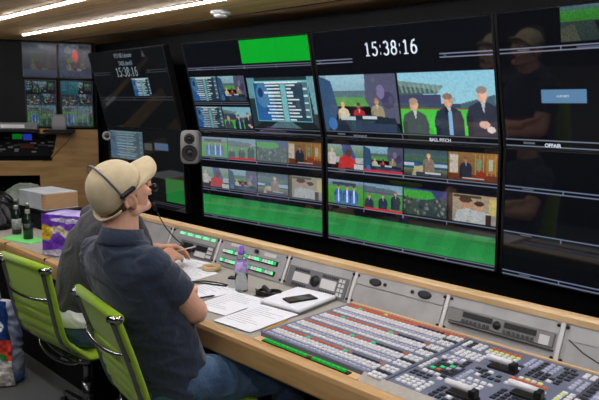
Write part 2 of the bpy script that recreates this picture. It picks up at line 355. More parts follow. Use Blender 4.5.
# ------------------------------------------------------------------ the room
CZ=2.163
def struct(name,mb,m,**k):
    o=mb.build(name,m,**k); o['kind']='structure'; return o
struct('floor',MB().box(-6.4,1.9,-1.5,3.1,-.05,0),'carpet')
struct('ceiling',MB().box(-6.4,1.9,-1.5,3.1,CZ,CZ+.05),'wood_ceiling')
struct('wall_back',MB().box(-6.4,1.9,2.70,2.78,0,CZ),'wall_black')
struct('wall_front',MB().box(-6.4,1.9,-1.5,-1.42,0,CZ),'wall_black')
struct('wall_right',MB().box(1.82,1.9,-1.42,2.70,0,CZ),'wall_black')
struct('wall_left',MB().box(-6.4,-6.32,-1.42,2.70,0,CZ),'wall_black')
# ceiling seam trims
struct('trim_1',MB().box(-6.2,1.8,2.37,2.385,CZ-.004,CZ+.001),'black')

def strip(x0,x1,y,label,w=.022):
    e=empty('strip_light',((x0+x1)/2,y,CZ),label=label,cat='light',group='strip lights in the wooden ceiling')
    L=(x1-x0)/2
    MB().box(-L,L,-w/2-.006,-w/2,-.004,0).box(-L,L,w/2,w/2+.006,-.004,0).build('channel','aluminium',e)
    MB().rings([[V((x,w/2*math.cos(t),-.002-.009*math.sin(t))) for t in [math.pi*i/8 for i in range(9)]]+[V((x,-w/2,-.001)),V((x,w/2,-.001))] for x in (-L+.004,L-.004)],sm=False).build('diffuser','strip',e)
    return e
strip(-4.86,1.2,1.97,'long white strip light nearest the monitor wall, starting above the small monitors')
strip(-5.4,1.2,1.52,'long white strip light running over the desk edge, second from the monitor wall')
strip(-5.0,1.2,.55,'long white strip light above the green chairs, third from the monitor wall')
strip(-5.0,1.2,-.5,'long white strip light behind the chairs, farthest from the monitor wall')
sd=empty('smoke_detector',(-2.80,2.21,CZ),label='round pale smoke detector on the wooden ceiling above the green screen',cat='smoke detector')
MB().lathe([(.055,0),(.06,-.012),(.052,-.02)],n=32).build('base','light_panel',sd)
MB().lathe([(.04,-.02),(.036,-.034),(.012,-.038)],n=32).build('sensor_cap','light_panel',sd)

# ------------------------------------------------------------------ the monitor wall
WM,HM=1.018,.572
TL=14.313; LT=2.934
cols=[((-4.573,2.479),-.52),((-3.381,2.492),4.788),((-2.332,2.578),.589),((-1.282,2.579),-3.3)]
HZ=1.481
def monitor(ci, upper, P, label, W=WM):
    (x,y),h=cols[ci]
    z0 = 0 if upper else -HM
    e=empty('monitor',(x,y,HZ),(R(TL if upper else LT),0,R(h)),label=label,cat='monitor',group='large monitors on the gallery wall')
    bz=.010; g=.002
    MB().box(-.006,W+.006,.004,.045,z0+g,z0+HM-g).build('housing','black',e,bevel=.003)
    fr=MB()
    fr.box(-.008,.004,-.005,.010,z0+g,z0+HM-g).box(W-.004,W+.008,-.005,.010,z0+g,z0+HM-g)
    fr.box(.004,W-.004,-.005,.010,z0+HM-.006,z0+HM-g).box(.004,W-.004,-.005,.010,z0+g,z0+.006)
    fr.build('bezel','black',e,bevel=.0015)
    grid_screen(P,'screen','screen',e,W-.008,HM-.012,-.001,z0+.006,.004)
    MB().box(W*.3,W*.7,.045,.10,z0+.18,z0+.38).build('mounting_bracket','matt_black',e)
    return e
def upc(P): # row of caption boxes common to the upper screens
    pass
NX,NZ=256,145
T4=(.25,.5,.75)
# column 0 upper
P=Pic(NX,NZ,(9,11,12)); P.tile(.33,.02,.72,.33); P.r(0,0,1,1,(5,9,10)); P.tile(0,0,1,1)
bars(P,.265,.29,0,.24,(58,62,66)); bars(P,.265,.29,.74,1,(58,62,66)); bars(P,.6,.63,0,1,(58,62,66),(.5,.75))
draw(P,'line',.52,.36,.745,.58,.8); P.tile(.7,.02,.78,.1); P.p([(.3,1),(.5,0),(.9,1)],(110,110,110),.5); 
P.tile(0,0,1,1)
c0u=monitor(0,True,P,'dim monitor with a small clock, top of the column nearest the corner')
slab_digits('15:38:16','clock_digits',.060,'text_dim',c0u,(.495,-.003,.415),w=.66,th=.14)
text('VTS VBS Leicester','caption',.045,'text_dim',c0u,(.49,-.003,.53),sx=.72)
text('TVOS client01','caption',.045,'text_dim',c0u,(.505,-.003,.475),sx=.72)
# column 0 lower
P=Pic(NX,NZ,(12,14,15)); draw(P,'line',.02,.04,.5,.42,.55); P.tile(0,0,1,1); P.r(.02,.04,.5,.42,(90,112,124),.55)
for i in range(8): P.r(.12,.08+i*.04,.32+.1*rng.rand(),.09+i*.04,(130,150,160),.7)
P.r(.52,.18,.62,.27,(60,66,64)); P.r(.655,.16,.83,.255,(66,88,112)); P.tile(.77,.6,1,.9,.62); P.g(0,1,(34,150,66),(40,170,72)); P.tile(0,0,1,1); bars(P,.93,.95,.6,1,(58,62,66))
monitor(0,False,P,'dim monitor with a green corner, behind the peak of the cap')
# column 1 upper
P=Pic(NX,NZ,(5,7,11)); P.tile(.49,.01,1,.245); P.r(0,0,1,1,(2,158,36)); P.r(.545,0,.552,1,(2,140,32)); P.tile(0,0,1,1)
bars(P,.27,.295,0,1,(100,106,124),T4)
draw(P,'line',0,.37,.24,.64,.8); draw(P,'studio',.25,.37,.48,.64,.85); bars(P,.66,.68,0,.49,(80,86,96),(.25,))
draw(P,'line',0,.71,.24,.955,.8); draw(P,'men',.25,.71,.49,.955,.85)
P.tile(.5,.4,1,.93,.9); P.r(0,0,1,1,(36,54,60)); P.r(0,0,.12,.4,(96,150,160)); P.p([(0,1),(.2,.85),(.9,.85),(1,1)],(24,34,38)); P.p([(.25,1),(.4,.86),(.6,.86),(.75,1)],(78,108,116)); P.p([(.9,0),(1,0),(1,.7),(.95,.7)],(110,160,170)); P.n(.2,2)
draw(P,'line',.545,.435,.955,.86,.95); P.tile(.545,.435,.955,.86)
for a in ((0,0,1,.015),(0,.985,1,1),(0,0,.008,1),(.992,0,1,1)): P.r(*a,(90,170,176))
P.tile(0,0,1,1); bars(P,.945,.985,.5,1,(90,96,110)); bars(P,.975,.99,0,.5,(80,86,96))
monitor(1,True,P,'monitor with a bright green block and a large blue team sheet')
# column 1 lower
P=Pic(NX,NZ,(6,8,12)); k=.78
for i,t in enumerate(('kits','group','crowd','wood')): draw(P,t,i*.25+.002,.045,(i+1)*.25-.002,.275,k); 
P.tile(0,0,1,1); P.r(0,.045,.76,.275,(150,165,168),.38)  # pale veil painted over the pictures, standing in for glare on the glass
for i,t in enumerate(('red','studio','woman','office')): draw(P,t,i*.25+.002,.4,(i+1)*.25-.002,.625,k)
P.tile(0,0,1,1); P.r(0,.4,1,.625,(150,160,166),.3)  # second row gets the same painted glare veil, a little thinner
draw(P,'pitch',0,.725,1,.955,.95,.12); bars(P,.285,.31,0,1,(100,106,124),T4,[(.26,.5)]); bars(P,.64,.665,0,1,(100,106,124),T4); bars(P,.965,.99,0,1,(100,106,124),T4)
monitor(1,False,P,'monitor with two picture rows under painted glare over green, beside the grey loudspeaker')
# column 2 upper
P=Pic(NX,NZ,(5,7,11)); P.tile(0,0,1,1);
bars(P,.255,.285,0,.244,(130,136,160)); bars(P,.255,.285,.744,1,(130,136,160))
draw(P,'studio',.0,.4,.492,.925,.95,.18); draw(P,'men',.502,.4,1,.925,1.0,.15); bars(P,.94,.985,0,1,(96,102,116),(.498,))
c2u=monitor(2,True,P,'monitor with the large clock above three men on a pitch')
slab_digits('15:38:16','clock_digits',.062,'text',c2u,(.492,-.003,.4635),w=.66,th=.14)
text('BIG REVERSE','caption',.016,'text_dim',c2u,(.24,-.003,.020),bold=.0004); text('BALL PITCH','caption',.022,'text',c2u,(.72,-.003,.020),bold=.0004)
# column 2 lower
P=Pic(NX,NZ,(5,7,11))
for i,t in enumerate(('red','studio','woman','wood')): draw(P,t,i*.25+.002,.045,(i+1)*.25-.002,.275,.85)
for i,t in enumerate(('kits','group','crowd','office')): draw(P,t,i*.25+.002,.39,(i+1)*.25-.002,.63,.85)
draw(P,'pitch',0,.725,1,.955,.95,.12); bars(P,.285,.31,0,1,(110,116,134),T4,[(.25,.5)]); bars(P,.645,.67,0,1,(110,116,134),T4,[(.25,.5)]); bars(P,.965,.99,0,1,(110,116,134),T4)
monitor(2,False,P,'monitor with two vivid picture rows over green, below the large clock')
# column 3 upper
P=Pic(NX,NZ,(3,4,7)); P.tile(0,0,1,1);
bars(P,.26,.285,0,1,(120,126,144),(.26,)); P.tile(.262,0,.51,.235,.6); P.g(0,.42,(110,150,170),(70,170,60)); P.g(.12,.42,(80,190,70),(70,170,60)); P.g(.42,1,(70,90,84),(56,76,74))
P.p([(.5,.45),(.9,.42),(.75,.8),(.6,.95)],(24,36,38)); P.p([(0,.6),(.2,.5),(.3,1),(0,1)],(100,110,90)); P.n(.3,1); P.tile(.512,0,1,.235,.6); P.g(0,.42,(110,150,170),(70,170,60)); P.g(.42,1,(60,80,84),(50,70,74)); P.tile(0,0,1,1); P.r(.32,.265,1,.28,(70,80,100))
P.r(.17,.56,.351,.658,(84,122,156)); bars(P,.94,.985,0,1,(120,126,144)); P.r(.07,.94,.14,.99,(0,0,0),0)
c3u=monitor(3,True,P,'black monitor with a small blue caption plate, rightmost upper screen')
text('OFFAIR','caption',.021,'text',c3u,(.215,-.003,.021),bold=.0007); text('AUX RED','caption',.012,'text',c3u,(.265,-.003,.226))
# column 3 lower
P=Pic(NX,NZ,(3,5,8)); P.tile(0,0,1,1);
for y in (.285,.645,.965): bars(P,y,y+.025,0,1,(110,120,146),(.26,.5,.75))
monitor(3,False,P,'black monitor with thin empty caption lines, rightmost lower screen')

# small speakers
def speaker(x,y,z,rz,label):
    e=empty('loudspeaker',(x,y,z),(0,0,R(rz)),label=label,cat='loudspeaker',group=None)
    b=MB(); w,h=.060,.108
    prof=[]
    for k in range(28):
        t=2*math.pi*k/28; c,s=math.cos(t),math.sin(t); prof.append((w*abs(c)**.45*(1 if c>0 else -1), h*abs(s)**.35*(1 if s>0 else -1)))
    b.rings([[V((px*q,yy,pz*q)) for px,pz in prof] for yy,q in ((-.055,.93),(-.048,.985),(-.035,1),(.05,.97),(.062,.85))])
    b.build('enclosure','speaker',e)
    c=MB(); T=Matrix.Translation((0,-.056,-.035))@Matrix.Rotation(R(90),4,'X'); c.lathe([(.052,0),(.050,.004),(.044,.002),(.02,-.001),(.016,.004),(.004,.007)],T=T); c.build('woofer','cone',e)
    c=MB(); T=Matrix.Translation((0,-.056,.054))@Matrix.Rotation(R(90),4,'X'); c.lathe([(.034,0),(.026,.001),(.014,-.001),(.012,.004),(.003,.006)],T=T); c.build('tweeter','cone',e)
    MB().box(-.012,.012,.05,.425,-.012,.012).build('wall_bracket','matt_black',e)
    return e
speaker(-3.316,2.375,1.388,42,'small grey loudspeaker with a black cone, mounted between two columns of monitors')
e=empty('round_speaker',(-4.535,2.45,1.41),(0,0,R(45)),label='small round grey speaker with a black centre at the corner beside the partition',cat='loudspeaker')
T=Matrix.Rotation(R(90),4,'X'); MB().lathe([(.036,-.03),(.036,.01),(.030,.014),(.020,.008)],T=T).build('rim','speaker',e); MB().lathe([(.020,.004),(.018,.010),(.006,.012)],T=T).build('cone','cone',e); MB().box(-.008,.008,.005,.37,-.008,.008).build('wall_bracket','matt_black',e)

# ------------------------------------------------------------------ end bay (left)
hh=R(60); G=V((-5.017,2.624,0)); e_=V((-math.cos(hh),-math.sin(hh),0))   # runs left along the bay
# local frame of the bay: origin G, x = -e_ direction reversed so +x points right, y points into the wall
BAYR=(0,0,hh)
def bay_empty(name,z=0,**k): return empty(name,(G.x,G.y,z),BAYR,**k)
wp=bay_empty('wooden_partition',label='oak partition with two openings below the small monitors',cat='partition')
b=MB(); t0,t1=0,.025
b.box(-.33,0,t0,t1,0,1.44)                    # right solid field
b.box(-1.7,-.33,t0,t1,1.055,1.175)             # rail between openings
b.box(-.475,-.33,t0,t1,0,1.055); b.box(-1.7,-.475,t0,t1,0,.80)
b.add([(-.33,t0,1.395),(-1.7,t0,1.50),(-1.7,t0,1.53),(-.33,t0,1.44),(-.33,t1,1.395),(-1.7,t1,1.50),(-1.7,t1,1.53),(-.33,t1,1.44)],[(0,1,2,3),(7,6,5,4),(0,4,5,1),(1,5,6,2),(2,6,7,3),(3,7,4,0)])
b.add([(-.33,t0,1.175),(-.33,t0,1.395),(-.375,t0,1.175),(-.33,t1,1.175),(-.33,t1,1.395),(-.375,t1,1.175)],[(0,1,2),(5,4,3),(0,3,4,1),(1,4,5,2),(2,5,3,0)])
b.build('panel','wood_wall',wp)
MB().box(-1.7,-.0,t1,.45,1.40,1.425).build('top_shelf','matt_black',wp)
MB().box(-1.7,-.0,t1,.42,1.06,1.085).build('equipment_shelf','matt_black',wp)
MB().box(-1.7,-.3,t1,.42,.74,.76).build('lower_shelf','matt_black',wp)
MB().box(-1.7,-.0,.42,.44,0,1.45).build('back_panel','matt_black',wp)
MB().tube([(-.20,-.004,1.435),(-.24,-.006,1.36),(-.31,-.006,1.29),(-.36,-.004,1.23),(-.38,.03,1.2)],.010).build('cable_conduit','wood_wall',wp)
bb=bay_empty('monitor_backboard',label='black board above the wooden partition carrying the small monitors',cat='board')
MB().box(-1.7,0,.035,.06,1.44,CZ).build('board','matt_black',bb)
MB().box(-1.7,0,.0,.035,2.155,CZ).build('top_edge','matt_black',bb)
# small monitors on the board
def small_monitor(x0,x1,z0,z1,P,label):
    e=bay_empty('small_monitor',label=label,cat='monitor',group='small monitors at the end of the room')
    MB().box(x0,x1,.002,.034,z0,z1).build('housing','black',e,bevel=.003)
    grid_screen(P,'screen','screen_far',e,x1-x0-.016,z1-z0-.016,-.001,z0+.008,x0+.008)
    fr=MB(); fr.box(x0,x0+.008,-.006,.002,z0,z1).box(x1-.008,x1,-.006,.002,z0,z1).box(x0,x1,-.006,.002,z1-.008,z1).box(x0,x1,-.006,.002,z0,z0+.008); fr.build('bezel','black',e)
P=Pic(64,64,(20,26,34)); draw(P,'studio',0,0,1,1,.30,.5); P.tile(0,0,1,1); P.r(0,0,1,.3,(36,48,58),.5); P.r(0,.78,1,1,(34,44,62))
small_monitor(-.575,-.30,1.865,2.15,P,'small dim monitor at the end of the room, upper left of the four')
P=Pic(64,64,(20,26,34)); draw(P,'studio',0,0,1,1,.42,.6); P.tile(0,0,1,1); P.e(.5,.35,.09,.2,(160,36,38)); P.r(0,.78,1,1,(34,44,66)); P.n(.5,4)
small_monitor(-.295,-.03,1.865,2.15,P,'small monitor with a red shirted figure, upper right of the four')
def mosaic():
    P=Pic(64,80,(10,12,16))
    for a,b_,c,d,t in ((.0,.02,.2,.22,'line'),(.25,.02,.7,.26,'men'),(.76,.04,.98,.2,'crowd'),(.03,.3,.48,.52,'woman'),(.5,.28,1,.52,'studio'),(.03,.54,.5,.98,'kits'),(.52,.54,1,.98,'group')): draw(P,t,a,b_,c,d,.55,.7)
    P.n(.5,3); P.tile(0,0,1,1); P.r(.03,.5,1,1,(120,140,130),.22); return P
small_monitor(-.565,-.32,1.455,1.85,mosaic(),'small monitor with a mosaic of pale pictures, lower left of the four')
P=mosaic(); P.tile(0,0,1,1); P.r(0,.0,.55,.3,(24,86,100),.7); P.r(.3,.6,.9,.9,(130,150,160),.3)
small_monitor(-.29,-.03,1.455,1.85,P,'small monitor with a mosaic and a teal patch, lower right of the four')
# things on and in the bay
def bayT(x,y,z,rz=0): 
    w=Matrix.Translation(G)@Matrix.Rotation(hh,4,'Z')@V((x,y,z)); return (w.x,w.y,w.z)
e=empty('junction_box',bayT(-.30,-.06,1.44),BAYR,label='small upright grey box on the partition top',cat='box')
MB().box(-.055,.055,-.03,.03,0,.125).build('body','panel_dark',e,bevel=.004); MB().box(-.045,.045,-.034,-.03,.03,.11).build('face_plate','speaker',e)
MB().box(-.12,.12,-.10,.04,-.02,0).build('support_ledge','matt_black',e)
e=empty('equipment_case',bayT(-.66,.16,1.085),BAYR,label='pale grey plastic case lying in the upper opening of the wooden partition',cat='case')
MB().box(-.19,.19,-.09,.09,0,.075).build('body','light_panel',e,bevel=.012); MB().box(-.06,.06,-.1,-.09,.03,.05).build('handle','panel_dark',e,bevel=.003)
for i,(c,x) in enumerate((('led_green',-.72),('label',-.62),('key_orange',-.66))):
    pass
e=empty('patch_panel',bayT(-.66,.40,1.19),BAYR,label='equipment rack face with green, blue and red markings seen through the upper opening',cat='rack panel')
MB().box(-.36,.32,0,.018,0,.22).build('face_plate','black',e)
b=MB(); 
for i in range(40):
    x=-.3+.6*rng.rand(); z=.02+.17*rng.rand(); w=.012+.04*rng.rand(); b.box(x-w/2,x+w/2,-.006,0,z,z+.012,rng.randint(0,2))
b.build('sockets',['light_panel','panel_dark'],e)['kind']='stuff'
MB().box(-.08,.0,-.008,0,.15,.2).build('green_display','led_green',e); 
M['blue_disp']=mat('blue_display',rgb(40,60,190),.4,emit=.5); MB().box(.01,.08,-.008,0,.14,.2).build('blue_display','blue_disp',e); M['red_disp']=mat('red_display',rgb(120,50,40),.4); MB().box(-.02,.09,-.008,0,.07,.11).build('red_strip','red_disp',e)
e=empty('grey_case',bayT(-.80,.2,1.42),BAYR,label='dark grey instrument case on top of the partition at far left',cat='case')
e.location=bayT(-.62,.0,1.44); b=MB().box(-.15,.15,-.06,.0,.0,.055); b.build('body','panel_dark',e,bevel=.006); MB().box(-.13,.05,-.064,-.06,.012,.04).build('face_plate','light_panel',e)
MB().box(-.16,.16,-.08,.0,-.02,0).build('support_ledge','matt_black',e)

# ------------------------------------------------------------------ the desk
YF=1.50; YB=2.15; ZD=.75
x0,x1=-5.0,1.2
dk=empty('production_desk',(-2,1.85,0),label='long grey topped production desk with a rounded beech edge below the monitor wall',cat='desk'); T=shifted(dk.location)
MB().box(x0,x1,YF+.03,YB+.10,ZD-.03,ZD,T=T).build('worktop','laminate',dk)
# rounded beech lip and fascia
prof=[(YF+.035,.752),(YF+.012,.753),(YF,.745),(YF-.004,.73),(YF-.004,.66),(YF+.003,.65),(YF+.035,.65)]
MB().rings([[V((x,y,z)) for y,z in prof] for x in (x0,x1)],0,False,True,T).build('front_edge','wood_fascia',dk)
b=MB(); 
for xs in (-4.14,-3.55,-.25): b.box(xs-.0015,xs+.0015,YF-.0055,YF+.03,.655,.7545,T=T)
b.build('edge_joints','matt_black',dk)
# rear rail
prof=[(2.205,.893),(2.205,.915),(2.213,.925),(2.245,.925),(2.25,.918),(2.25,.88),(2.23,.875)]
MB().rings([[V((x,y,z)) for y,z in prof] for x in (-3.85,x1)],0,False,True,T).build('rear_rail','wood_edge',dk)
# sloped back carcass
prof=[(2.152,.75),(2.218,.894),(2.248,.894),(2.248,.70),(2.152,.70)]
MB().rings([[V((x,y,z)) for y,z in prof] for x in (-3.85,x1)],0,False,True,T).build('sloped_upstand','panel_grey',dk)
MB().box(-4.9,-3.15,1.575,1.60,.0,.65,T=T).box(-4.9,-4.86,1.60,2.22,0,.72,T=T).box(-3.19,-3.15,1.60,2.22,0,.72,T=T).build('pedestal','matt_black',dk)
MB().box(-4.9,1.1,2.22,2.245,0,.72,T=T).build('modesty_panel','matt_black',dk)
MB().box(.2,.24,1.6,2.2,0,.72,T=T).build('end_support','matt_black',dk)
MB().box(-1.752,-1.235,1.534,1.573,.7505,.756,T=T).build('mixer_trim','wood_edge',dk,bevel=.001)
MB().rings([[V((x,y,z)) for y,z in ((1.537,.7502),(1.537,.752),(1.569,.7715),(1.573,.7715),(1.573,.7502))] for x in (-1.233,.35)],0,False,True,T).build('worktop_infill','laminate',dk)

# sloped panels: local x along desk, z up the slope, y into it
SA=math.atan2(.066,.144)
def slope(name,x,label,cat,**k): return empty(name,(x,2.151,.752),(-SA,0,0),label=label,cat=cat,**k)
SL=.157
def screws(b,x0,x1,mi=0):
    for x in (x0+.012,x1-.012):
        for z in (.014,SL-.016): b.cyl((x,-.010,z),(x,-.004,z),.0045,n=10,mi=mi)
# dividers (posts) with knobs
for xq in (-3.28,-2.80,-2.235,-1.79,-1.305,-.835):
    e=slope('panel_post',xq,{-3.28:'narrow silver strip on the console slope behind the clasped hands',-2.80:'narrow silver strip between the keypad unit and the double button panel',-2.235:'narrow silver strip left of the talkback unit with the round speaker',-1.79:'narrow silver strip between the talkback unit and the blank panel with two oval speakers',-1.305:'narrow silver strip left of the long black slotted unit',-.835:'narrow silver strip right of the long black slotted unit'}[xq],'panel strip',group='silver strips between the console panels')
    MB().box(-.008,.008,-.007,0,.002,SL-.004).build('strip','light_panel',e,bevel=.001)
    for z in (.018,SL-.02):
        for s in (-1,1): MB().cyl((s*.016,-.009,z),(s*.016,-.0005,z),.006,n=12).build('screw','black',e)
# A: green row + keypad
e=slope('key_row_unit',-3.0,'long unit with one row of mint green keys at the left of the console slope','button panel')
MB().box(-.25,.17,-.004,0,.095,SL-.006).build('face_plate','panel_grey',e)
for i in range(18): MB().box(-.19+i*.0195,-.176+i*.0195,-.010,-.004,.122,.138,top=.001).build('key',('key_mint','key_green','key_white','key_mint')[(i*7)%4],e)
e=slope('intercom_unit',-2.99,'grey intercom unit with a round knob and dark grilles beside the hands','intercom')
MB().box(-.17,.16,-.006,0,.008,.092).build('face_plate','panel_dark',e,bevel=.002)
MB().box(-.14,-.04,-.009,-.006,.02,.08).box(.0,.1,-.009,-.006,.05,.08).build('grille','black',e)
MB().box(.0,.1,-.009,-.006,.015,.045).build('display','light_panel',e)
b=MB().cyl((-.02,-.014,.05),(-.02,-.006,.05),.018,n=20); b.build('knob','black',e)
for i in range(3):
    for j in range(3): MB().box(.112+i*.015,.123+i*.015,-.012,-.006,.02+j*.024,.037+j*.024,top=.001).build('key','light_panel',e)
# B: double green rows
e=slope('key_matrix_unit',-2.5,'unit with two rows of lit white and green keys behind the water bottle','button panel')
MB().box(-.285,.25,-.004,0,.004,SL-.006).build('face_plate','panel_grey',e)
for j,z in enumerate((.032,.085)):
    MB().box(-.25,.2,-.008,-.004,z-.008,z+.018).build('key_strip','black',e)
    for i in range(20): MB().box(-.245+i*.022,-.229+i*.022,-.014,-.008,z-.003,z+.015,top=.001).build('key',('key_mint','key_white','key_mint','key_green','key_white')[(i*3+j)%5],e)
MB().box(-.20,-.10,-.0055,-.004,.128,.143).build('label_plate','light_panel',e); MB().box(.08,.17,-.0055,-.004,.118,.136).build('label_plate','light_panel',e)
MB().cyl((.02,-.018,.13),(.02,-.004,.13),.011,n=16).build('knob','black',e)
# C: talkback with round speaker
e=slope('talkback_unit',-2.01,'talkback unit with two pale displays around a round black speaker','talkback unit')
MB().box(-.205,.2,-.004,0,.004,SL-.006).build('blank_plate','panel_grey',e)
MB().box(-.2,.19,-.009,-.004,.006,.108).build('face_plate','panel_dark',e,bevel=.002)
MB().box(-.155,-.045,-.012,-.009,.035,.08).build('display','light_panel',e); MB().box(.03,.125,-.012,-.009,.035,.08).build('display','light_panel',e)
MB().cyl((-.008,-.013,.058),(-.008,-.009,.058),.028,n=28).build('speaker_grille','black',e)
for s0 in (-.155,.03):
    for z in (.014,.088):
        for i in range(7): MB().box(s0+i*.0145,s0+.010+i*.0145,-.013,-.009,z,z+.012,top=.001).build('key','key_dark',e)
for i in range(2):
    for j in range(4): MB().box(.138+i*.02,.153+i*.02,-.012,-.009,.016+j*.022,.032+j*.022,top=.001).build('key','light_panel',e)
# D: blank panel with two ovals
e=slope('speaker_panel',-1.55,'blank silver panel carrying two black oval speakers near its top edge','speaker panel')
MB().box(-.23,.232,-.004,0,.004,.095).build('blank_plate','panel_grey',e)
MB().box(-.23,.232,-.006,0,.099,SL-.006).build('face_plate','panel_grey',e,bevel=.001)
for sx in (-.125,.135):
    b=MB(); b.rings([[V((sx+.034*math.cos(t)*q,y,.125+.018*math.sin(t)*q)) for t in [2*math.pi*i/24 for i in range(24)]] for y,q in ((-.006,1),(-.010,.96),(-.0105,.6))]); b.build('oval_speaker','cone',e)
for sx in (-.07,.075): MB().cyl((sx,-.012,.124),(sx,-.006,.124),.008,n=14).build('socket','black',e)
# E: slotted unit
e=slope('slotted_unit',-1.07,'long grey unit with two black slotted grilles and a row of dark keys','control unit')
MB().box(-.225,.225,-.004,0,.106,SL-.006).build('blank_plate','panel_grey',e); MB().box(-.225,.225,-.004,0,.004,.042).build('blank_plate','panel_grey',e)
MB().box(-.215,.215,-.010,0,.052,.102).build('face_plate','speaker',e,bevel=.002)
for s0 in (-.15,.025):
    MB().box(s0,s0+.125,-.013,-.010,.077,.098).build('grille','black',e)
    for i in range(7): MB().box(s0+i*.018,s0+.012+i*.018,-.016,-.010,.056,.069,top=.001).build('key','key_dark',e)
MB().cyl((-.003,-.014,.078),(-.003,-.010,.078),.016,n=20).build('dial','black',e)
MB().box(.163,.2,-.012,-.010,.055,.09).build('display','light_panel',e)
MB().box(-.2,.22,-.018,-.002,.040,.045).build('slot','black',e)
e=slope('blank_panel',-.585,'plain silver panel with a thin black cable, rightmost on the console slope','panel')
MB().box(-.225,.4,-.004,0,.004,.09).box(-.225,.4,-.004,0,.094,SL-.006).build('face_plate','panel_grey',e)
MB().tube([(-.22,-.008,.095),(-.16,-.02,.062),(-.08,-.03,.035),(.02,-.02,.022),(.14,-.012,.018)],.0022,n=8).build('cable','black',e)
e=slope('blank_panel',-3.55,'plain silver panel at the left end of the console slope behind the seated men','panel')
MB().box(-.27,.25,-.004,0,.004,SL-.006).build('face_plate','panel_grey',e)

# ------------------------------------------------------------------ vision mixer
mx=empty('vision_mixer',(-1.0,1.83,.75),label='large slate blue vision mixer covered in rows of white, orange and lilac keys',cat='vision mixer'); T=shifted(mx.location)
MB().box(-1.752,.35,1.574,2.118,.751,.772,T=T).build('control_surface','mixer',mx,bevel=.003)
MB().box(-1.752,.35,2.119,2.132,.752,.776,T=T).build('rear_trim','wood_edge',mx,bevel=.001)
MB().box(-1.143,-1.139,1.57,2.11,.7715,.7735,T=T).build('section_seam','key_dark',mx); MB().box(-.665,-.661,1.57,2.11,.7715,.7735,T=T).build('section_seam','key_dark',mx)
keys=[]
ZK=.772
def krow(x0,n,px,w,y,d,m): 
    for i in range(n): keys.append((x0+i*px,y,w,d,m(i) if callable(m) else m))
for bk,(yo) in enumerate((1.665,1.802,1.940,2.078)):
    g=(7,12,4,3)[bk]; g2=(16,17,16,99)[bk]
    krow(-1.722,25,.0205,.0175,yo,.010,lambda i:'key_green' if i in (g,g2) else ('key_orange' if i<18 or i==24 else 'key_dark'))
    krow(-1.722,25,.0205,.0165,yo-.024,.0165,'key_white')
    krow(-1.722,25,.0205,.0165,yo-.046,.0165,'key_white')
    krow(-1.722,25,.0205,.0165,yo-.075,.014,'key_lilac')
    if bk: krow(-1.722,25,.0205,.0165,yo-.098,.0165,'key_white')
    for r_ in range(5):
        krow(-1.205,3,.0205,.0165,yo-.004-.0235*r_,.016,'key_white' if r_ not in (2,) else 'key_dark')
krow(-1.722,28,.0205,.0175,2.097,.010,lambda i:'key_orange' if i!=9 else 'key_lime')
def block(x0,y0,nx,ny,m,px=.021,py=.022,w=.016,d=.016):
    for j in range(ny): krow(x0,nx,px,w,y0+j*py,d,(lambda i,j=j: m[(i*5+j*3)%len(m)]) if isinstance(m,(list,tuple)) else m)
block(-1.115,1.60,4,3,['key_white']); block(-1.115,1.68,3,2,'key_dark',.026,.022,.02,.012)
block(-1.125,1.745,1,5,'key_white'); block(-.985,1.745,1,5,'key_lilac')
block(-1.115,1.875,4,2,['key_white','key_lilac']); block(-1.1,1.935,5,3,'key_white'); block(-1.125,2.03,4,3,['key_white','key_white','key_dark'])
block(-1.03,2.03,6,3,['key_white','key_orange','key_white','key_lime','key_white'])
block(-.88,2.01,5,4,['key_lilac','key_dark','key_lilac'],.022,.024); block(-.78,2.0,3,3,['key_dark'],.024,.03,.02,.02)
block(-.90,1.86,1,1,'key_dark'); block(-.965,1.70,4,3,['key_white','key_white','key_lilac'],.021,.022)
block(-.86,1.835,5,2,['key_white','key_lilac'],.022,.024); krow(-.865,6,.022,.018,1.885,.012,'key_orange'); block(-.865,1.905,5,1,['key_lime','key_white'])
block(-.86,1.60,4,2,'key_lime',.024,.026,.02,.018); block(-.86,1.66,4,1,['key_white','key_orange'],.024); block(-.775,1.655,4,5,['key_dark','key_green','key_orange','key_lilac'],.026,.024)
block(-.70,1.79,1,5,['key_lime','key_white']); block(-.645,1.9,5,6,['key_dark','key_dark','key_lilac'],.03,.032,.024,.022)
block(-.64,1.62,5,8,['key_green','key_dark','key_orange','key_dark'],.028,.03,.022,.02); block(-.48,1.6,14,12,['key_lilac','key_white','key_dark'],.034,.04,.024,.024)
for j in range(22):
    for i in range(34):
        if i%6==5 or j%5==4: continue
        q=noise.noise(V((i//6*3.7,j//5*2.9,1))); u_=(i*7+j*13)%11
        m_='key_lilac' if q>.15 else ('key_white' if q>-.12 else 'key_dark')
        if u_==3: m_='key_white'
        if u_==7 and q>-.1: m_='key_dark'
        keys.append((-1.122+i*.0235,1.585+j*.0240,.0175,.0165,m_))
def cam_d(k): return math.hypot(k[0],k[1])
def inview(k):
    p=V((k[0],k[1],.78-1.63)); f=V((-.69383,.70605,-.14177)); r_=V((.7117,.70233,.01466)); u=V((-.10992,.09073,.98979)); d=p.dot(f)
    return d>0 and abs(626.75*p.dot(r_)/d)<298 and abs(626.75*p.dot(u)/d)<198
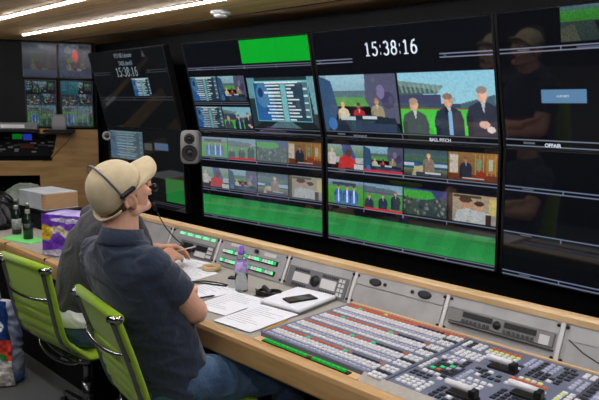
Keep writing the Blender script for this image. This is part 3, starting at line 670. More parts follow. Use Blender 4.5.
# keep clear of the lever and display areas
LEV=[(-.935,1.925),(-.925,1.645),(-.785,1.785)]
DSP=[(-1.055,1.79,.052,.045),(-.70,1.70,0,0)]
def clear(k):
    for lx,ly in LEV:
        if abs(k[0]-(lx+.01))<.062 and abs(k[1]-ly)<.03: return False
    for lx,ly,a,c in DSP:
        if abs(k[0]-lx)<a and abs(k[1]-ly)<c: return False
    return True
seen=[];
for k in keys:
    if not clear(k): continue
    if any(abs(k[0]-q[0])<(k[2]+q[2])/2 and abs(k[1]-q[1])<(k[3]+q[3])/2 for q in seen): continue
    seen.append(k)
keys=seen
vis=sorted([k for k in keys if inview(k)],key=cam_d); near=vis[:100]; nearset=set(id(k) for k in near)
def keymesh(b,x,y,w,d,mi=0,z=ZK): b.box(x-w/2,x+w/2,y-d/2,y+d/2,z-.001,z+.0045,mi,top=.0018)
shared={}
for k in near:
    key=(round(k[2],4),round(k[3],4),k[4])
    if key not in shared:
        b=MB(); keymesh(b,0,0,k[2],k[3],0,0); o=b.build('key',k[4],mx); shared[key]=o.data
    else:
        o=D.objects.new('key',shared[key]); COL.objects.link(o); o.parent=mx
    o.location=T@V((k[0],k[1],ZK))
kinds=sorted(set(k[4] for k in keys)); b=MB()
for k in keys:
    if id(k) not in nearset:
        n0=len(b.v); keymesh(b,k[0],k[1],k[2],k[3],kinds.index(k[4])); 
        for i in range(n0,len(b.v)): b.v[i]=tuple(T@V(b.v[i]))
tag(b.build('keys',kinds,mx),kind='stuff')
for lx,ly in LEV:
    l=MB().box(lx-.032,lx+.066,ly-.020,ly+.020,.771,.781,T=T).build('fader_slot','black',mx,bevel=.002)
    h=MB().box(lx+.040,lx+.064,ly-.015,ly+.016,.781,.806,T=T).build('fader_block','black',mx,bevel=.004)
    MB().cyl((lx-.040,ly,.803),(lx+.046,ly,.803),.0105,T=T,n=18).cyl((lx-.045,ly,.803),(lx-.040,ly,.803),.007,.0105,T=T,n=18).build('fader_handle','key_white',mx)
dp=MB().box(-1.105,-1.007,1.748,1.833,.771,.7745,T=T).build('display','key_dark',mx)
for j in range(3):
    for i in range(4): MB().box(-1.098+i*.022,-1.082+i*.022,1.756+j*.026,1.772+j*.026,.7745,.777,T=T).build('touch_key',('key_green','key_dark','key_dark','key_lilac','key_dark')[(i*3+j*2)%5] if (i,j)!=(1,0) else 'key_orange',dp)
# green button strip let into the desk edge
e=empty('button_strip',(-1.49,1.512,.7535),label='narrow black strip of green push buttons in the beech desk edge',cat='button strip')
e.location=(-1.49,1.5475,.753)
e.location=(-1.49,1.548,.7565)
MB().box(-.215,.215,-.011,.011,-.001,.004).build('base','black',e)
for i in range(18):
    if i==10: MB().box(-.205+i*.0228,-.19+i*.0228,-.006,.006,.004,.008).build('push_button','red_disp',e); continue
    MB().box(-.208+i*.0228,-.189+i*.0228,-.0085,.0085,.004,.010,top=.0015).build('push_button','led_green',e)

# ------------------------------------------------------------------ chairs
def smooth_path(pts,n):
    pts=[V((0,)+p) for p in pts]; out=[]
    L=[0]
    for a,b_ in zip(pts,pts[1:]): L.append(L[-1]+(b_-a).length)
    def at(t):
        for i in range(len(pts)-1):
            if t<=L[i+1]+1e-9:
                u=(t-L[i])/(L[i+1]-L[i]); p0=pts[max(i-1,0)];p1=pts[i];p2=pts[i+1];p3=pts[min(i+2,len(pts)-1)]
                return .5*((2*p1)+(-p0+p2)*u+(2*p0-5*p1+4*p2-p3)*u*u+(-p0+3*p1-3*p2+p3)*u**3)
        return pts[-1]
    return [at(L[-1]*i/(n-1)) for i in range(n)]
SP=[(.255,.385),(.282,.415),(.270,.452),(.20,.468),(.08,.458),(-.04,.448),(-.105,.452),(-.145,.485),(-.182,.56),(-.212,.66),(-.246,.77),(-.295,.915)]
def make_chair(loc,rz,label,rec=1.0):
    r=empty('office_chair',loc,(0,0,R(rz)),label=label,cat='chair',group='lime green office chairs at the production desk')
    N_=180; P_=smooth_path([(y if z<.5 else y+(-.295-y)*(1-rec)*min(1,(z-.47)/.12)*.75,z) for y,z in SP],N_); hw=.225
    def sling(i0,i1,name,nr):
        top=[];bot=[]
        for i in range(i0,i1):
            t=(P_[min(i+1,N_-1)]-P_[max(i-1,0)]).normalized(); nrm=V((0,-t.z,t.y)) # rotate
            ph=(i-i0)/(i1-1-i0)*nr; rb=(.009 if nr>1 else .003)*abs(math.sin(math.pi*ph))**.6
            top.append((P_[i],nrm,rb)); 
        rings=[]
        xs=[-hw,-hw+.012,-hw+.05,-.1,0,.1,hw-.05,hw-.012,hw]
        for p,nrm,rb in top:
            ring=[]
            for x in xs: 
                q=rb if abs(x)<hw-.02 else 0
                e_=.004 if abs(x)>hw-.005 else .010
                ring.append(V((x,0,0))+p+nrm*(e_+q))
            for x in reversed(xs):
                q=rb if abs(x)<hw-.02 else 0
                e_=.004 if abs(x)>hw-.005 else .010
                ring.append(V((x,0,0))+p-nrm*(e_+q))
            rings.append(ring)
        MB().rings(rings).build(name,'lime',r)
    sling(0,88,'seat',9); sling(87,148,'backrest',6); sling(147,N_,'headrest_panel',1)
    # rolled top hem
    tp=P_[-1]; MB().cyl(V((-hw,0,0))+tp,V((hw,0,0))+tp,.019,n=16).build('top_hem','lime',r)
    for s in (-1,1):
        MB().tube([p+V((s*(hw-.03),0,0))+V((0,-.018 if p.z>.5 else -.0,-.018 if p.z<.5 else 0)) for p in P_[12::4]],.010,n=10,r2=.007).build('side_rail','chrome_dark',r)
        MB().cyl((s*(hw-.034),tp.y-.024,tp.z-.004),(s*(hw-.002),tp.y-.006,tp.z+.002),.013,n=16).cyl((s*hw,tp.y,tp.z),(s*(hw+.006),tp.y,tp.z),.016,.012,n=16).build('corner_cap','chrome',r)
    bw=hw-.03
    MB().tube([V((bw*math.cos(math.pi*k/16),-.262-.02*(1-rec)-.040*math.sin(math.pi*k/16),.775-.012*math.sin(math.pi*k/16))) for k in range(17)],.008,n=10).build('back_stretcher','chrome',r)
    MB().tube([V((bw*math.cos(math.pi*k/16),-.14-.02*math.sin(math.pi*k/16),.455-.05*math.sin(math.pi*k/16))) for k in range(17)],.008,n=10).build('lower_stretcher','chrome_dark',r)
    b=MB()
    for y in (-.10,.12): b.tube([(bw*math.cos(math.pi*k/12),y,.435-.035*math.sin(math.pi*k/12)) for k in range(13)],.010,n=8)
    b.box(-.035,.035,-.12,.14,.375,.398); b.build('seat_frame','chrome_dark',r)
    MB().cyl((0,0,.09),(0,0,.24),.028).cyl((0,0,.24),(0,0,.38),.018).build('column','chrome_dark',r)
    for k in range(5):
        a=2*math.pi*k/5+.5; d=V((math.cos(a),math.sin(a),0)); sd=V((-d.y,d.x,0))
        lg=MB().rings([[d*q+sd*w+V((0,0,z)) for w,z in ((-ww,zz),(ww,zz),(ww*.7,zz+th),(-ww*.7,zz+th))] for q,ww,zz,th in ((.02,.028,.075,.05),(.15,.022,.072,.03),(.30,.016,.066,.018))],sm=False).build('leg','chrome_dark',r,bevel=.003)
        c=d*.29; b=MB(); 
        for s in (-1,1): b.cyl(c+sd*(s*.006)+V((0,0,.027)),c+sd*(s*.024)+V((0,0,.027)),.027,n=18)
        b.cyl(c+V((0,0,.03)),c+V((0,0,.07)),.008,n=10); b.build('caster','black',lg)
    return r
make_chair((-2.05,1.363,0),-9,'lime green ribbed office chair carrying the man in the beige cap')
make_chair((-2.905,1.42,0),4,'lime green ribbed office chair at the left, under the person in charcoal',.45)

# ------------------------------------------------------------------ people
def hand(mb, wrist, d, pn, side, T=None, s=1.0, curl=.5, spread=.25):
    """palm with four unequal curled fingers and a side thumb; d = pointing direction, pn = palm normal"""
    d=V(d).normalized(); pn=V(pn); pn=(pn-d*pn.dot(d)).normalized(); sd=d.cross(pn)*side
    w=V(wrist)
    for k in range(4):
        o=(k-1.5)*.019*s; base=w+d*.085*s+sd*o
        mb.cap(w+d*.012*s+sd*o*.7,.016*s,base,.0135*s,T)
        L=(.040,.046,.043,.034)[k]*s; q=base; ang=curl*.5
        dd=d+sd*((k-1.5)*spread*.12)
        for j in range(3):
            ang_=curl*(.45+.6*j); dr=(dd*math.cos(ang_)+pn*math.sin(ang_)).normalized()
            q2=q+dr*L*(1,.68,.52)[j]; mb.cap(q,.0095*s*(1,.93,.85)[j],q2,.0090*s*(1,.9,.8)[j],T); q=q2
    tb=w+d*.03*s-sd*.026*s; t1=tb+(d*.6-sd*.75+pn*.3).normalized()*.038*s; t2=t1+(d*.9-sd*.2+pn*.4).normalized()*.032*s
    mb.cap(w+d*.02*s-sd*.01*s,.017*s,tb,.015*s,T); mb.cap(tb,.014*s,t1,.0115*s,T); mb.cap(t1,.0115*s,t2,.0095*s,T)
def head(mb, H):
    E_=lambda c,r: mb.ell(c,r,T=H)
    E_((0,-.012,.028),(.077,.097,.088)); E_((0,.03,-.02),(.064,.062,.088)); E_((0,.058,-.09),(.030,.026,.024)); E_((0,.07,-.1),(.019,.016,.015))
    for s in (-1,1):
        mb.cap((s*.058,-.005,-.055),.020,(s*.018,.062,-.095),.018,T=H); E_((s*.036,.062,-.022),(.027,.024,.026)); E_((s*.078,-.004,-.006),(.014,.020,.032));
        for i in range(9): mb.cap((s*.091,-.012+.019*math.cos(R(-40+27*i))*(-1 if 0 else 1)-.004,.002+.031*math.sin(R(-40+27*i))),.0055,(s*.091,-.016+.019*math.cos(R(-40+27*(i+1))),.002+.031*math.sin(R(-40+27*(i+1)))),.0055,T=H,n=10)
        E_((s*.087,-.014,.004),(.006,.015,.026)); E_((s*.083,-.006,-.028),(.007,.010,.012)); E_((s*.030,.082,.030),(.026,.012,.009))
        E_((s*.0125,.106,-.030),(.009,.010,.008))
    mb.cap((0,.088,.018),.010,(0,.113,-.022),.0125,T=H); E_((0,.085,-.048),(.028,.018,.018)); E_((0,.099,-.055),(.022,.009,.006)); E_((0,.096,-.068),(.019,.009,.0065)); E_((0,.022,.048),(.064,.056,.044))
def headmat(c,yaw,pitch,roll=0):
    return Matrix.Translation(V(c))@Matrix.Rotation(R(-yaw),4,'Z')@Matrix.Rotation(R(pitch),4,'X')@Matrix.Rotation(R(roll),4,'Y')
def shoe(mb,T,x,y,yaw=0):
    d=V((math.sin(yaw),math.cos(yaw),0)); 
    mb.cap(V((x,y-.02,.055)),.042,V((x,y,.045))+d*.12,.036,T); mb.cap(V((x,y,.035))+d*.1,.034,V((x,y,.034))+d*.18,.032,T); mb.cap(V((x,y-.01,.06)),.04,V((x,y-.005,.11)),.045,T)
    
# ---- man in the cap
O=V((-2.07,1.25,0)); T=shifted(O)
p1=empty('person',O,label='person in navy polo shirt, jeans and beige cap, arms folded, looking up',cat='person')
H1=T@headmat((-2.045,1.150,1.325),5,29,13)@Matrix.Scale(1.03,4)
b=MB(); head(b,H1)
neckb=V((-2.07,1.135,1.13)); X1=-2.07
b.cap(H1@V((0,-.012,-.035)),.060,T@(neckb+V((.02,.012,0))),.070)
b.loft([(X1,1.36,.50,.15,.10),(X1,1.34,.62,.15,.10),(X1,1.29,.80,.145,.095),(X1,1.20,.98,.17,.10),(X1,1.165,1.08,.16,.085),(X1+.01,1.15,1.15,.07,.06)],T=T)
shR=V((-1.915,1.19,1.065)); shL=V((-2.255,1.17,1.06)); elR=V((-1.908,1.375,.862)); elL=V((-2.30,1.39,.87)); wrR=V((-2.09,1.44,.86)); wrL=V((-2.01,1.42,.91))
for s_,e_2,w_ in ((shR,elR,wrR),(shL,elL,wrL)):
    b.cap(s_,.060,e_2,.048,T); b.cap(e_2,.050,e_2.lerp(w_,.4),.046,T); b.cap(e_2.lerp(w_,.4),.046,w_,.029,T)
hand(b,T@wrR,(-1,.05,.15),(0,-1,-.1),1,None,.95,.6); hand(b,T@wrL,(1,-.35,.05),(0,-1,.1),-1,None,.95,.5)
hipR=V((-1.965,1.37,.56)); hipL=V((-2.165,1.37,.56)); knR=V((-1.80,1.76,.53)); knL=V((-2.19,1.82,.53)); anR=V((-1.82,1.84,.10)); anL=V((-2.19,1.92,.10))
for h_,k_,a_ in ((hipR,knR,anR),(hipL,knL,anL)):
    b.cap(h_,.075,k_,.05,T); b.cap(k_,.05,a_,.032,T); b.cap(a_,.032,a_+V((0,.12,-.055)),.025,T)
body=organic(b,'body','skin',p1,.0042,2)
b=MB(); 
b.loft([(X1,1.365,.505,.195,.150),(X1,1.35,.60,.19,.150),(X1,1.305,.74,.185,.145),(X1,1.255,.86,.190,.138),(X1,1.205,.98,.205,.132),(X1+.005,1.175,1.06,.200,.118),(X1+.01,1.155,1.115,.135,.098),(X1+.030,1.150,1.165,.078,.074)],T=T)
for s_,e_2,sg in ((shR,elR,1),(shL,elL,-1)):
    b.cap(V((X1+sg*.07,1.145,1.090)),.064,s_+V((-sg*.01,0,.0)),.070,T); b.cap(s_,.072,s_.lerp(e_2,.30),.070,T)
    q=s_.lerp(e_2,.2); q2=s_.lerp(e_2,.60); b.cyl(q,q2,.068,.070,T=T,n=24)
organic(b,'polo_shirt','navy',p1,.0065,5,wr=.0075,wscale=7,wv=(1.2,1.2,2.2))
nk=T@Matrix.Translation(V((-2.038,1.150,1.168)))@Matrix.Rotation(R(-6),4,'X')
cb=MB(); n=40; rr=[]
for rad,z in ((.070,.030),(.075,.032),(.085,-.004),(.094,-.024),(.088,-.027),(.073,.0)):
    rr.append([nk@V((rad*math.cos(2*math.pi*i/n),rad*.98*math.sin(2*math.pi*i/n),z-.010*max(0,math.sin(2*math.pi*i/n))**2)) for i in range(n)])
cb.rings(rr,closed=True).build('collar','navy',p1)
b=MB()
b.loft([(X1,1.36,.485,.175,.145),(X1,1.36,.55,.19,.155),(X1,1.34,.64,.175,.135)],T=T)
for h_,k_,a_ in ((hipR,knR,anR),(hipL,knL,anL)):
    b.cap(h_,.100,h_.lerp(k_,.5),.090,T); b.cap(h_.lerp(k_,.5),.090,k_,.072,T); b.cap(k_,.070,a_+V((0,0,.02)),.056,T)
organic(b,'jeans','denim',p1,.0075,4,wr=.006,wscale=9)
for a_,nm in ((anR,'shoe'),(anL,'shoe')):
    b=MB(); shoe(b,T,a_.x,a_.y,0); organic(b,'shoe','black',p1,.007,3)
# hair at nape and temples
b=MB(); b.ell((0,-.020,.004),(.0775,.088,.068),T=H1); b.build('hair','hair',p1)
for s in (-1,1):
    b=MB(); b.ell((s*.029,.083,.010),(.011,.010,.009),T=H1,n=14,m=10); eo=b.build('eye','eye_white',p1)
    MB().ell((s*.030,.0915,.012),(.005,.003,.005),T=H1,n=12,m=8).build('iris','iris',eo)
# cap
def cap_hat(H,parent):
    n=36; rings=[]
    for k in range(0,11):
        t=k/10*math.pi/2; z=.030+.098*math.sin(t)**1.0; q=math.cos(t)**.72
        rings.append([H@V((.0885*q*math.cos(a)+0, -.010+.104*q*math.sin(a)- .006*math.sin(t), z+(.010 if math.sin(a)<-.3 else 0)*0 - (.035*max(0,-math.sin(a))*(1-math.sin(t))))) for a in [2*math.pi*i/n for i in range(n)]])
    inner=[[H@((H.inverted()@p)*.965) for p in rings[0]]]
    c=MB().rings(inner+rings); o=c.build('cap','khaki',parent)
    # peak
    pk=[]; m=17
    for th in (.0,.004):
        pass
    vs=[];fs=[]
    rows=8
    for lay in (0,1):
        for j in range(rows):
            f=j/(rows-1)
            for i in range(m):
                a=math.pi*(.5+(i/(m-1)-.5)*.86)
                bx=.0885*math.cos(a); by=-.010+.104*math.sin(a)
                ox=.072*math.cos(math.pi*(.5+(i/(m-1)-.5)*.98)); oy=.088+.074*max(0,math.sin(math.pi*(.5+(i/(m-1)-.5)*.98)))**.7
                x=bx+(ox-bx)*f; y=by+(oy-by)*f; z=.034-.020*(x/.085)**2*(.5+f)-.006*f+.004*math.sin(f*math.pi)
                vs.append(H@V((x,y,z-(.004 if lay else 0))))
    for lay in (0,1):
        o_=lay*rows*m
        for j in range(rows-1):
            for i in range(m-1):
                q=(o_+j*m+i,o_+j*m+i+1,o_+(j+1)*m+i+1,o_+(j+1)*m+i); fs.append(q if lay else q[::-1])
    per=[j*m for j in range(rows)]+[(rows-1)*m+i for i in range(1,m)]+[j*m+m-1 for j in range(rows-2,-1,-1)]
    for a,b_ in zip(per,per[1:]): fs.append((a,b_,b_+rows*m,a+rows*m))
    MB().add(vs,fs,0,True).build('peak','khaki',o)
    MB().cyl(H@V((0,-.016,.126)),H@V((0,-.016,.131)),.007,n=14).build('top_button','khaki',o)
    MB().tube([H@V((.090*math.cos(a),-.010+.110*math.sin(a),.012 -.030*max(0,-math.sin(a)))) for a in [math.pi*(1.15+.7*i/14) for i in range(15)]],.009,n=8,r2=.004).build('rear_strap','khaki',o)
    return o
HCAP=H1@Matrix.Translation((0,-.012,.022))@Matrix.Rotation(R(11),4,'X')@Matrix.Scale(.985,4)@Matrix.Translation((0,.012,-.026))
cap_hat(HCAP,p1)
# headset
hs=MB().tube([H1@V((.097*math.cos(a),-.030-.02*math.sin(a),.012+.130*math.sin(a))) for a in [math.pi*(.03+.94*i/24) for i in range(25)]],.0048,n=8,r2=.0028).build('headset','grey_metal',p1)
MB().cap((.096,-.034,.040),.009,(.097,.012,.046),.009,T=H1).build('temple_pad','black',hs)
MB().cap((-.094,-.02,.008),.018,(-.094,-.01,-.02),.018,T=H1).build('ear_pad','black',hs)
MB().tube([H1@V(p) for p in ((-.096,-.01,-.01),(-.09,.05,-.05),(-.05,.11,-.07),(-.01,.125,-.066))],.0022,n=8).build('microphone_boom','black',hs)
MB().ell((0,.126,-.063),(.013,.013,.016),T=H1).build('microphone_foam','black',hs)

# ---- person in charcoal
O=V((-2.88,1.4,0)); T=shifted(O)
p2=empty('person',O,label='person in a charcoal top leaning over the desk, mostly hidden by the capped man',cat='person')
H2=T@headmat((-2.99,1.70,1.205),8,-22)
b=MB(); head(b,H2); b.cap(V((-2.975,1.67,1.17)),.055,V((-2.91,1.60,1.11)),.06,T)
cx=-2.90
b.loft([(cx,1.40,.50,.15,.10),(cx,1.40,.62,.15,.10),(cx,1.44,.80,.145,.095),(cx,1.50,.98,.165,.10),(cx,1.57,1.08,.15,.08),(cx,1.6,1.13,.07,.06)],T=T)
sR=V((-2.725,1.58,1.05)); sL=V((-3.08,1.57,1.05)); eR=V((-2.70,1.67,.85)); eL=V((-3.18,1.70,.84)); wR=V((-2.80,1.80,.835)); wL=V((-2.96,1.88,.86))
for s_,e_2,w_ in ((sR,eR,wR),(sL,eL,wL)):
    b.cap(s_,.055,e_2,.042,T); b.cap(e_2,.043,w_,.027,T)
hand(b,T@wR,(-.30,1,.12),(-.6,.1,-.8),1,None,1.15,.7); hand(b,T@wL,(.45,1,-.05),(.5,.1,-1),-1,None,1.12,.7)
hR=V((-2.80,1.41,.545)); hL=V((-3.0,1.41,.545)); kR=V((-2.72,1.76,.54)); kL=V((-3.04,1.78,.54)); aR=V((-2.72,1.84,.10)); aL=V((-3.03,1.88,.10))
for h_,k_,a_ in ((hR,kR,aR),(hL,kL,aL)):
    b.cap(h_,.075,k_,.05,T); b.cap(k_,.05,a_,.032,T); b.cap(a_,.03,a_+V((0,.12,-.055)),.025,T)
organic(b,'body','skin2',p2,.0045,2)
b=MB(); b.loft([(cx-.0,1.40,.645,.175,.125),(cx-.0,1.425,.74,.178,.125),(cx-.0,1.46,.86,.188,.13),(cx,1.51,.98,.20,.13),(cx,1.555,1.06,.185,.115),(cx,1.58,1.11,.12,.09),(cx,1.60,1.15,.068,.065)],T=T)
for s_,e_2,w_,sg in ((sR,eR,wR,1),(sL,eL,wL,-1)):
    b.cap(V((cx+sg*.07,1.575,1.075)),.062,s_,.068,T); b.cap(s_,.068,e_2,.055,T); b.cap(e_2,.056,e_2.lerp(w_,.78),.042,T)
organic(b,'sweatshirt','charcoal',p2,.007,5,wr=.007,wscale=7)
b=MB(); b.loft([(cx,1.385,.585,.184,.135),(cx,1.39,.62,.184,.134),(cx,1.405,.665,.172,.122)],T=T); organic(b,'shirt_hem','white_cotton',p2,.007,3,wr=.005)
b=MB(); b.loft([(cx,1.40,.485,.165,.13),(cx,1.40,.55,.178,.135),(cx,1.39,.61,.168,.12)],T=T)
for h_,k_,a_ in ((hR,kR,aR),(hL,kL,aL)):
    b.cap(h_,.095,k_,.072,T); b.cap(k_,.070,a_+V((0,0,.02)),.056,T)
organic(b,'jeans','denim',p2,.008,4,wr=.006)
for a_ in (aR,aL):
    b=MB(); shoe(b,T,a_.x,a_.y,0); organic(b,'shoe','black',p2,.007,3)
b=MB(); b.ell((0,-.022,.034),(.083,.100,.090),T=H2); b.build('hair','hair',p2)
for s in (-1,1):
    eo=MB().ell((s*.029,.083,.010),(.011,.010,.009),T=H2,n=14,m=10).build('eye','eye_white',p2); MB().ell((s*.030,.0915,.010),(.005,.003,.005),T=H2,n=12,m=8).build('iris','iris',eo)
e=MB().cyl((-2.90,1.93,.835),(-2.79,2.02,.875),.0038,n=10).build('pen','light_panel'); tag(e,'pale pen held between the hands above the desk','pen')

# gooseneck microphone on the slope
e=empty('gooseneck_microphone',(-3.10,2.17,.82),label='black gooseneck microphone rising from the console slope beside the face',cat='microphone')
MB().cyl((0,-.01,-.03),(0,-.02,.0),.010,n=14).build('base','black',e)
MB().tube([(0,-.018,-.005),(-.03,-.05,.03),(-.10,-.07,.09),(-.17,-.07,.15),(-.2,-.08,.2)],.0035,n=8).build('neck','black',e)
MB().cap((-.2,-.08,.2),.014,(-.205,-.085,.225),.014).build('windshield','black',e)

# ------------------------------------------------------------------ things on the desk
def sheet(x,y,w,d,rz,label,z=ZD+.0015,lines=True,n=1):
    e=empty('paper_sheet',(x,y,z),(0,0,R(rz)),label=label,cat='paper',group='paper sheets on the desk')
    MB().box(-w/2,w/2,-d/2,d/2,-.0005,.0006*n).build('page','paper',e)
    if lines:
        b=MB()
        for i in range(11): b.box(-w*.42,-w*.42+w*(.3+.5*rng.rand()),d*(.40-i*.07),d*(.40-i*.07)+.0022,.0006*n,.0006*n+.0002)
        b.build('print','ink',e)
    return e
sheet(-1.925,1.705,.215,.297,5,'white printed sheet at the desk edge, nearest the mixer',ZD+.006)
sheet(-2.16,1.755,.21,.29,8,'white printed sheet with grey lines, beside the folded arm',ZD+.0045)
sheet(-2.39,1.785,.21,.297,-4,'white printed sheet lying under the black pen',ZD+.003)
sheet(-2.70,1.905,.21,.25,10,'white printed sheet left of the bottle, near the tape roll',ZD+.002)
sheet(-2.90,2.03,.21,.22,14,'white sheet under the clasped hands',ZD+.0015)
sheet(-1.97,1.875,.21,.20,12,'white sheet half under the paper stack',ZD+.0045,lines=False)
e=empty('paper_stack',(-1.962,2.003,ZD+.0055),(0,0,R(7)),label='stack of white papers below the talkback unit with a phone on top',cat='paper stack')
MB().box(-.112,.112,-.142,.142,.004,.014).build('stack','paper',e,bevel=.002); MB().box(-.118,.106,-.138,.138,.0145,.017).build('top_sheets','paper',e)
MB().box(-.108,.118,-.150,.13,0,.0038).build('dark_folder','panel_dark',e)
e=empty('phone',(-1.940,1.985,ZD+.023),(0,0,R(-16)),label='black phone lying on the stack of papers',cat='phone')
MB().box(-.036,.036,-.075,.075,0,.008).build('case','black',e,bevel=.004); MB().box(-.033,.033,-.064,.064,.008,.0086).build('glass','bottle_dark',e)
e=empty('water_bottle',(-2.285,1.925,ZD),label='clear water bottle with a purple cap and lilac label standing on the desk',cat='bottle')
MB().lathe([(.028,0),(.032,.006),(.032,.05),(.0305,.055),(.032,.06),(.032,.10),(.0305,.105),(.032,.11),(.032,.145),(.026,.165),(.014,.182),(.013,.19)],n=32).build('body','clear',e)
MB().lathe([(.027,.002),(.030,.008),(.030,.085)],n=32).build('water','water',e)
MB().lathe([(.0328,.098),(.0328,.148),(.0315,.152)],n=32).build('label','label',e)
MB().lathe([(.0165,.184),(.0165,.200),(.012,.203),(.012,.222),(.008,.226)],n=24).build('bottle_cap','purple',e)
e=empty('tape_roll',(-2.70,2.06,ZD+.0035),label='tan masking tape roll lying flat beside the papers',cat='tape')
b=MB(); n=36; b.rings([[V((r_*math.cos(2*math.pi*i/n),r_*math.sin(2*math.pi*i/n),z)) for i in range(n)] for r_,z in ((.038,0),(.05,0),(.05,.024),(.038,.024))],closed=True); b.build('roll','tape',e)
e=empty('pen',(-2.30,1.70,ZD+.0095),(0,0,R(80)),label='black pen lying on a printed sheet',cat='pen'); MB().cyl((-.06,0,0),(.055,0,0),.004,n=10).cyl((.055,0,0),(.067,0,0),.004,.001,n=10).build('barrel','black',e); MB().box(-.06,-.025,-.001,.001,.003,.006).build('clip','chrome',e)
e=empty('pencil',(-1.79,1.69,ZD+.0105),(0,0,R(100)),label='yellow pencil lying beside the papers at the left edge of the mixer',cat='pencil')
MB().cyl((-.085,0,0),(.07,0,0),.0038,n=6,sm=False).build('shaft','yellow',e); MB().cyl((.07,0,0),(.086,0,0),.0038,.0006,n=10).build('tip','tan',e); MB().cyl((-.096,0,0),(-.085,0,0),.004,n=10).build('end_cap','blue_disp',e)
e=MB().tube([(-2.62,1.74,.757),(-2.55,1.80,.762),(-2.5,1.86,.757),(-2.44,1.88,.758),(-2.38,1.91,.757)],.004).tube([(-2.6,1.77,.757),(-2.52,1.88,.760),(-2.45,1.92,.757),(-2.39,1.925,.757)],.0035).build('cable','black'); tag(e,'black cable lying across the papers left of the water bottle','cable')
e=empty('power_adapter',(-2.36,1.935,ZD),(0,0,R(30)),label='small white and black plug left of the water bottle',cat='plug'); MB().box(-.02,.02,-.02,.02,0,.045).build('body','light_panel',e,bevel=.004); MB().box(-.021,.021,-.021,.021,.045,.055).build('collar','black',e,bevel=.002)
b=MB(); random.seed(3)
for k in range(5):
    a0=random.random()*6; b.tube([(-2.16+.055*math.cos(a0+i*.7)+.01*i*k*.2,1.975+.045*math.sin(a0+i*.7),.756+.004*k) for i in range(9)],.004)
tag(b.build('cable','black'),'tangled black cables on the desk right of the water bottle','cable')
b=MB().cap((-2.20,2.0,.77),.014,(-2.13,1.97,.766),.012).build('earpiece','black'); tag(b,'black earpiece lying on the tangled cables beside the bottle','earpiece')
e=empty('key_bunch',(-2.17,1.915,ZD),label='bunch of small metal keys lying right of the water bottle',cat='keys')
for k in range(4):
    a=k*.6-.5; dx,dy=math.cos(a),math.sin(a); MB().box(0,.05,-.003,.003,.001,.003,T=Matrix.Rotation(a,4,'Z')).cyl((0,0,.001),(0,0,.003),.010,n=14).build('key','grey_metal',e)

# left end of the desk
e=empty('thick_book',(-4.56,1.985,.895),(0,0,R(4)),label='thick pale covered book with tan page edges lying on a black case',cat='book')
MB().box(-.20,.178,-.125,.125,.006,.112).build('pages','tan',e); MB().box(-.205,.182,-.130,.130,0,.006).box(-.205,.165,-.132,.132,.112,.121).box(-.212,-.195,-.131,.131,.0,.121).box(-.208,.12,-.1335,-.1255,.0,.121).build('cover','bookcover',e,bevel=.004)
e=empty('equipment_case',(-4.56,2.0,ZD),label='low black case under the thick book on the desk',cat='case')
MB().box(-.24,.23,-.15,.15,0,.115).build('body','matt_black',e,bevel=.01); MB().box(-.242,.232,-.152,.152,.117,.144).build('lid','black',e,bevel=.008); MB().box(.232,.240,-.05,.05,.05,.07).build('handle','grey_metal',e)
def beer(x,y,label,lab):
    e=empty('glass_bottle',(x,y,ZD+.004),label=label,cat='bottle',group='dark glass bottles on the green card')
    MB().lathe([(.029,0),(.031,.005),(.031,.12),(.028,.14),(.015,.175),(.013,.22),(.0145,.222),(.0145,.232),(.011,.236)],n=28).build('glass','bottle_dark',e)
    MB().lathe([(.0318,.03),(.0318,.105)],n=28).build('label',lab,e); MB().lathe([(.0150,.226),(.0155,.236),(.013,.241)],n=20).build('crown_cap','silver',e)
    MB().lathe([(.0175,.172),(.0150,.200)],n=20).build('neck_label','silver',e)
beer(-4.17,1.66,'dark glass bottle with a dark label, right of the pair on the green card','bottle_dark')
beer(-4.40,1.675,'dark glass bottle with a pale grey label, left of the pair on the desk','bottle_label')
e=empty('green_card',(-4.17,1.64,ZD),(0,0,R(14)),label='bright green card lying under the dark bottles at the desk edge',cat='card')
MB().box(-.17,.15,-.075,.07,0,.003).build('card','neon_green',e)
# purple wrapped multipack
Pk=Pic(90,90,(120,70,190)); Pk.tile(0,0,1,1)
Pk.r(0,0,1,1,(118,64,196)); Pk.p([(0,.35),(.35,.25),(.6,.4),(1,.3),(1,.45),(.55,.58),(.3,.42),(0,.62)],(226,214,186)); Pk.e(.08,.45,.14,.2,(228,190,60)); Pk.e(.5,.12,.3,.06,(214,206,232)); Pk.p([(0,.9),(.3,.82),(.7,.93),(1,.86),(1,1),(0,1)],(206,200,220)); Pk.e(.7,.7,.18,.12,(92,44,170)); Pk.r(.9,0,1,1,(214,210,228)); Pk.n(.35,4); Pk.n(.2,2)
e=empty('multipack',(-3.50,1.70,ZD+.001),(0,0,R(22)),label='purple and yellow plastic wrapped multipack standing on the desk',cat='package')
o=grid_screen(Pk,'printed_front','attr',e,.40,.25,-.10,.005,-.20)
for v in o.data.vertices:
    nz=noise.noise(v.co*22)*.010+.012*math.sin((v.co.x+.20)/.40*math.pi*3)**2
    v.co.y-=nz*min(1,(.20-abs(v.co.x))*20)*min(1,(v.co.z-.004)*25)*1.0; 
o.data.polygons.foreach_set('use_smooth',[True]*len(o.data.polygons))
M['wrap']=mat('purple_film',rgb(130,90,195),.3,c2=rgb(206,196,228),nscale=14,bump=.3,bscale=30)
b=MB(); b.rings([[V((x*.198,y*.095,z)) for x,y in ((-1,-1),(1,-1),(1,1),(-1,1))] for z in (.0,.255)],sm=False); b.build('pack','wrap',e,bevel=.02)
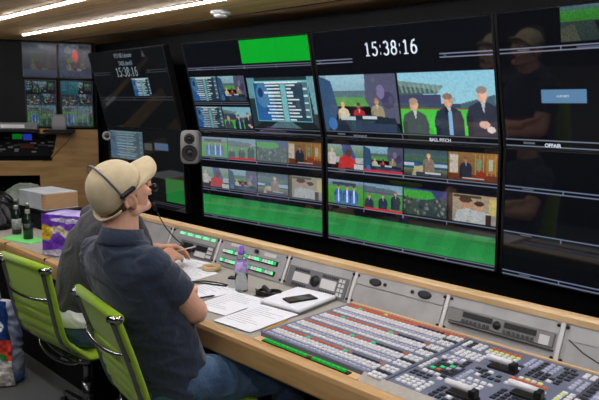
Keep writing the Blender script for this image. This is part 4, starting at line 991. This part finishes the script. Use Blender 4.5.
# crumpled dark bag at far left of desk
b=MB(); b.ell((-4.80,1.70,.83),(.17,.10,.09)).ell((-4.70,1.66,.80),(.12,.08,.06)).ell((-4.90,1.74,.88),(.12,.10,.10))
o=organic(b,'black_bag','black',None,.010,2,wr=.02,wscale=14); tag(o,'crumpled glossy black bag at the left end of the desk behind the bottles','bag')
b=MB(); b.ell((-5.02,2.0,.90),(.16,.14,.12)).cap((-5.1,1.9,.90),.07,(-4.88,2.12,.90),.07); M['pale_film']=mat('grey_cloth',rgb(96,104,98),.5,c2=rgb(128,136,120),nscale=10)
b.box(-5.15,-4.85,1.85,2.1,.751,.84)
o=organic(b,'folded_cloth','pale_film',None,.010,3,wr=.015,wscale=10); tag(o,'grey green bundle of cloth below the lower opening of the partition','cloth')
# shopping bag on the floor at far left
e=empty('shopping_bag',(-3.80,1.28,0),(0,0,R(35)),label='blue and red plastic shopping bag on the floor at the left',cat='bag')
Pk=Pic(70,110,(30,60,120)); Pk.tile(0,0,1,1); Pk.g(0,1,(24,58,120),(24,58,120)); Pk.p([(0,.5),(1,.45),(1,.75),(0,.78)],(206,64,44)); Pk.e(.7,.3,.2,.08,(210,220,230)); Pk.e(.3,.22,.1,.05,(210,220,230)); Pk.p([(0,.78),(1,.7),(1,1),(0,1)],(196,190,180)); Pk.e(.5,.6,.14,.05,(230,220,200)); Pk.e(.8,.66,.12,.05,(60,140,70)); Pk.n(.6,5); Pk.n(.3,3)
o=grid_screen(Pk,'printed_side','attr',e,.36,.50,-.12,.01,-.18)
for v in o.data.vertices:
    t=v.co.z/.5; f=(1-.25*t); v.co.x*=f; v.co.y=-.12*(1-(v.co.x/.2)**2*.5)*(1-.4*t)-.014*noise.noise(v.co*16)
o.data.polygons.foreach_set('use_smooth',[True]*len(o.data.polygons))
M['bagfilm']=mat('white_film',rgb(186,190,196),.35,c2=rgb(60,90,140),nscale=9,bump=.4,bscale=30)
b=MB(); b.loft([(0,0,.0,.15,.08),(0,0,.02,.18,.10),(0,0,.3,.165,.085),(0,0,.46,.14,.05),(0,0,.50,.13,.03)]); organic(b,'bag_body','bagfilm',e,.01,2,wr=.012,wscale=12)
MB().tube([(-.06,0,.49),(-.05,0,.56),(0,0,.59),(.05,0,.56),(.06,0,.49)],.006).build('handle','bagfilm',e)
# ------------------------------------------------------------------ world, camera, view
w=D.worlds.new('world'); bpy.context.scene.world=w; w.use_nodes=True; w.node_tree.nodes['Background'].inputs[0].default_value=(.5,.55,.6,1); w.node_tree.nodes['Background'].inputs[1].default_value=.02
cd=D.cameras.new('camera'); cam=D.objects.new('camera',cd); COL.objects.link(cam)
r_=V((.7117,.70233,.01466)); u=V((-.10992,.09073,.98979)); f=V((-.69383,.70605,-.14177))
Mx=Matrix(((r_.x,u.x,-f.x,0),(r_.y,u.y,-f.y,0),(r_.z,u.z,-f.z,1.63),(0,0,0,1)))
cam.matrix_world=Mx; cd.sensor_width=36; cd.lens=626.7556/599*36; cd.clip_start=.05
cd.shift_x=-.5/599
sc=bpy.context.scene; sc.camera=cam
sc.view_settings.view_transform='Standard'; sc.view_settings.look='None'; sc.view_settings.gamma=1; sc.view_settings.use_curve_mapping=False
sc.view_settings.exposure=0.15
sc.cycles.max_bounces=8; sc.cycles.use_denoising=True; sc.cycles.sample_clamp_indirect=6
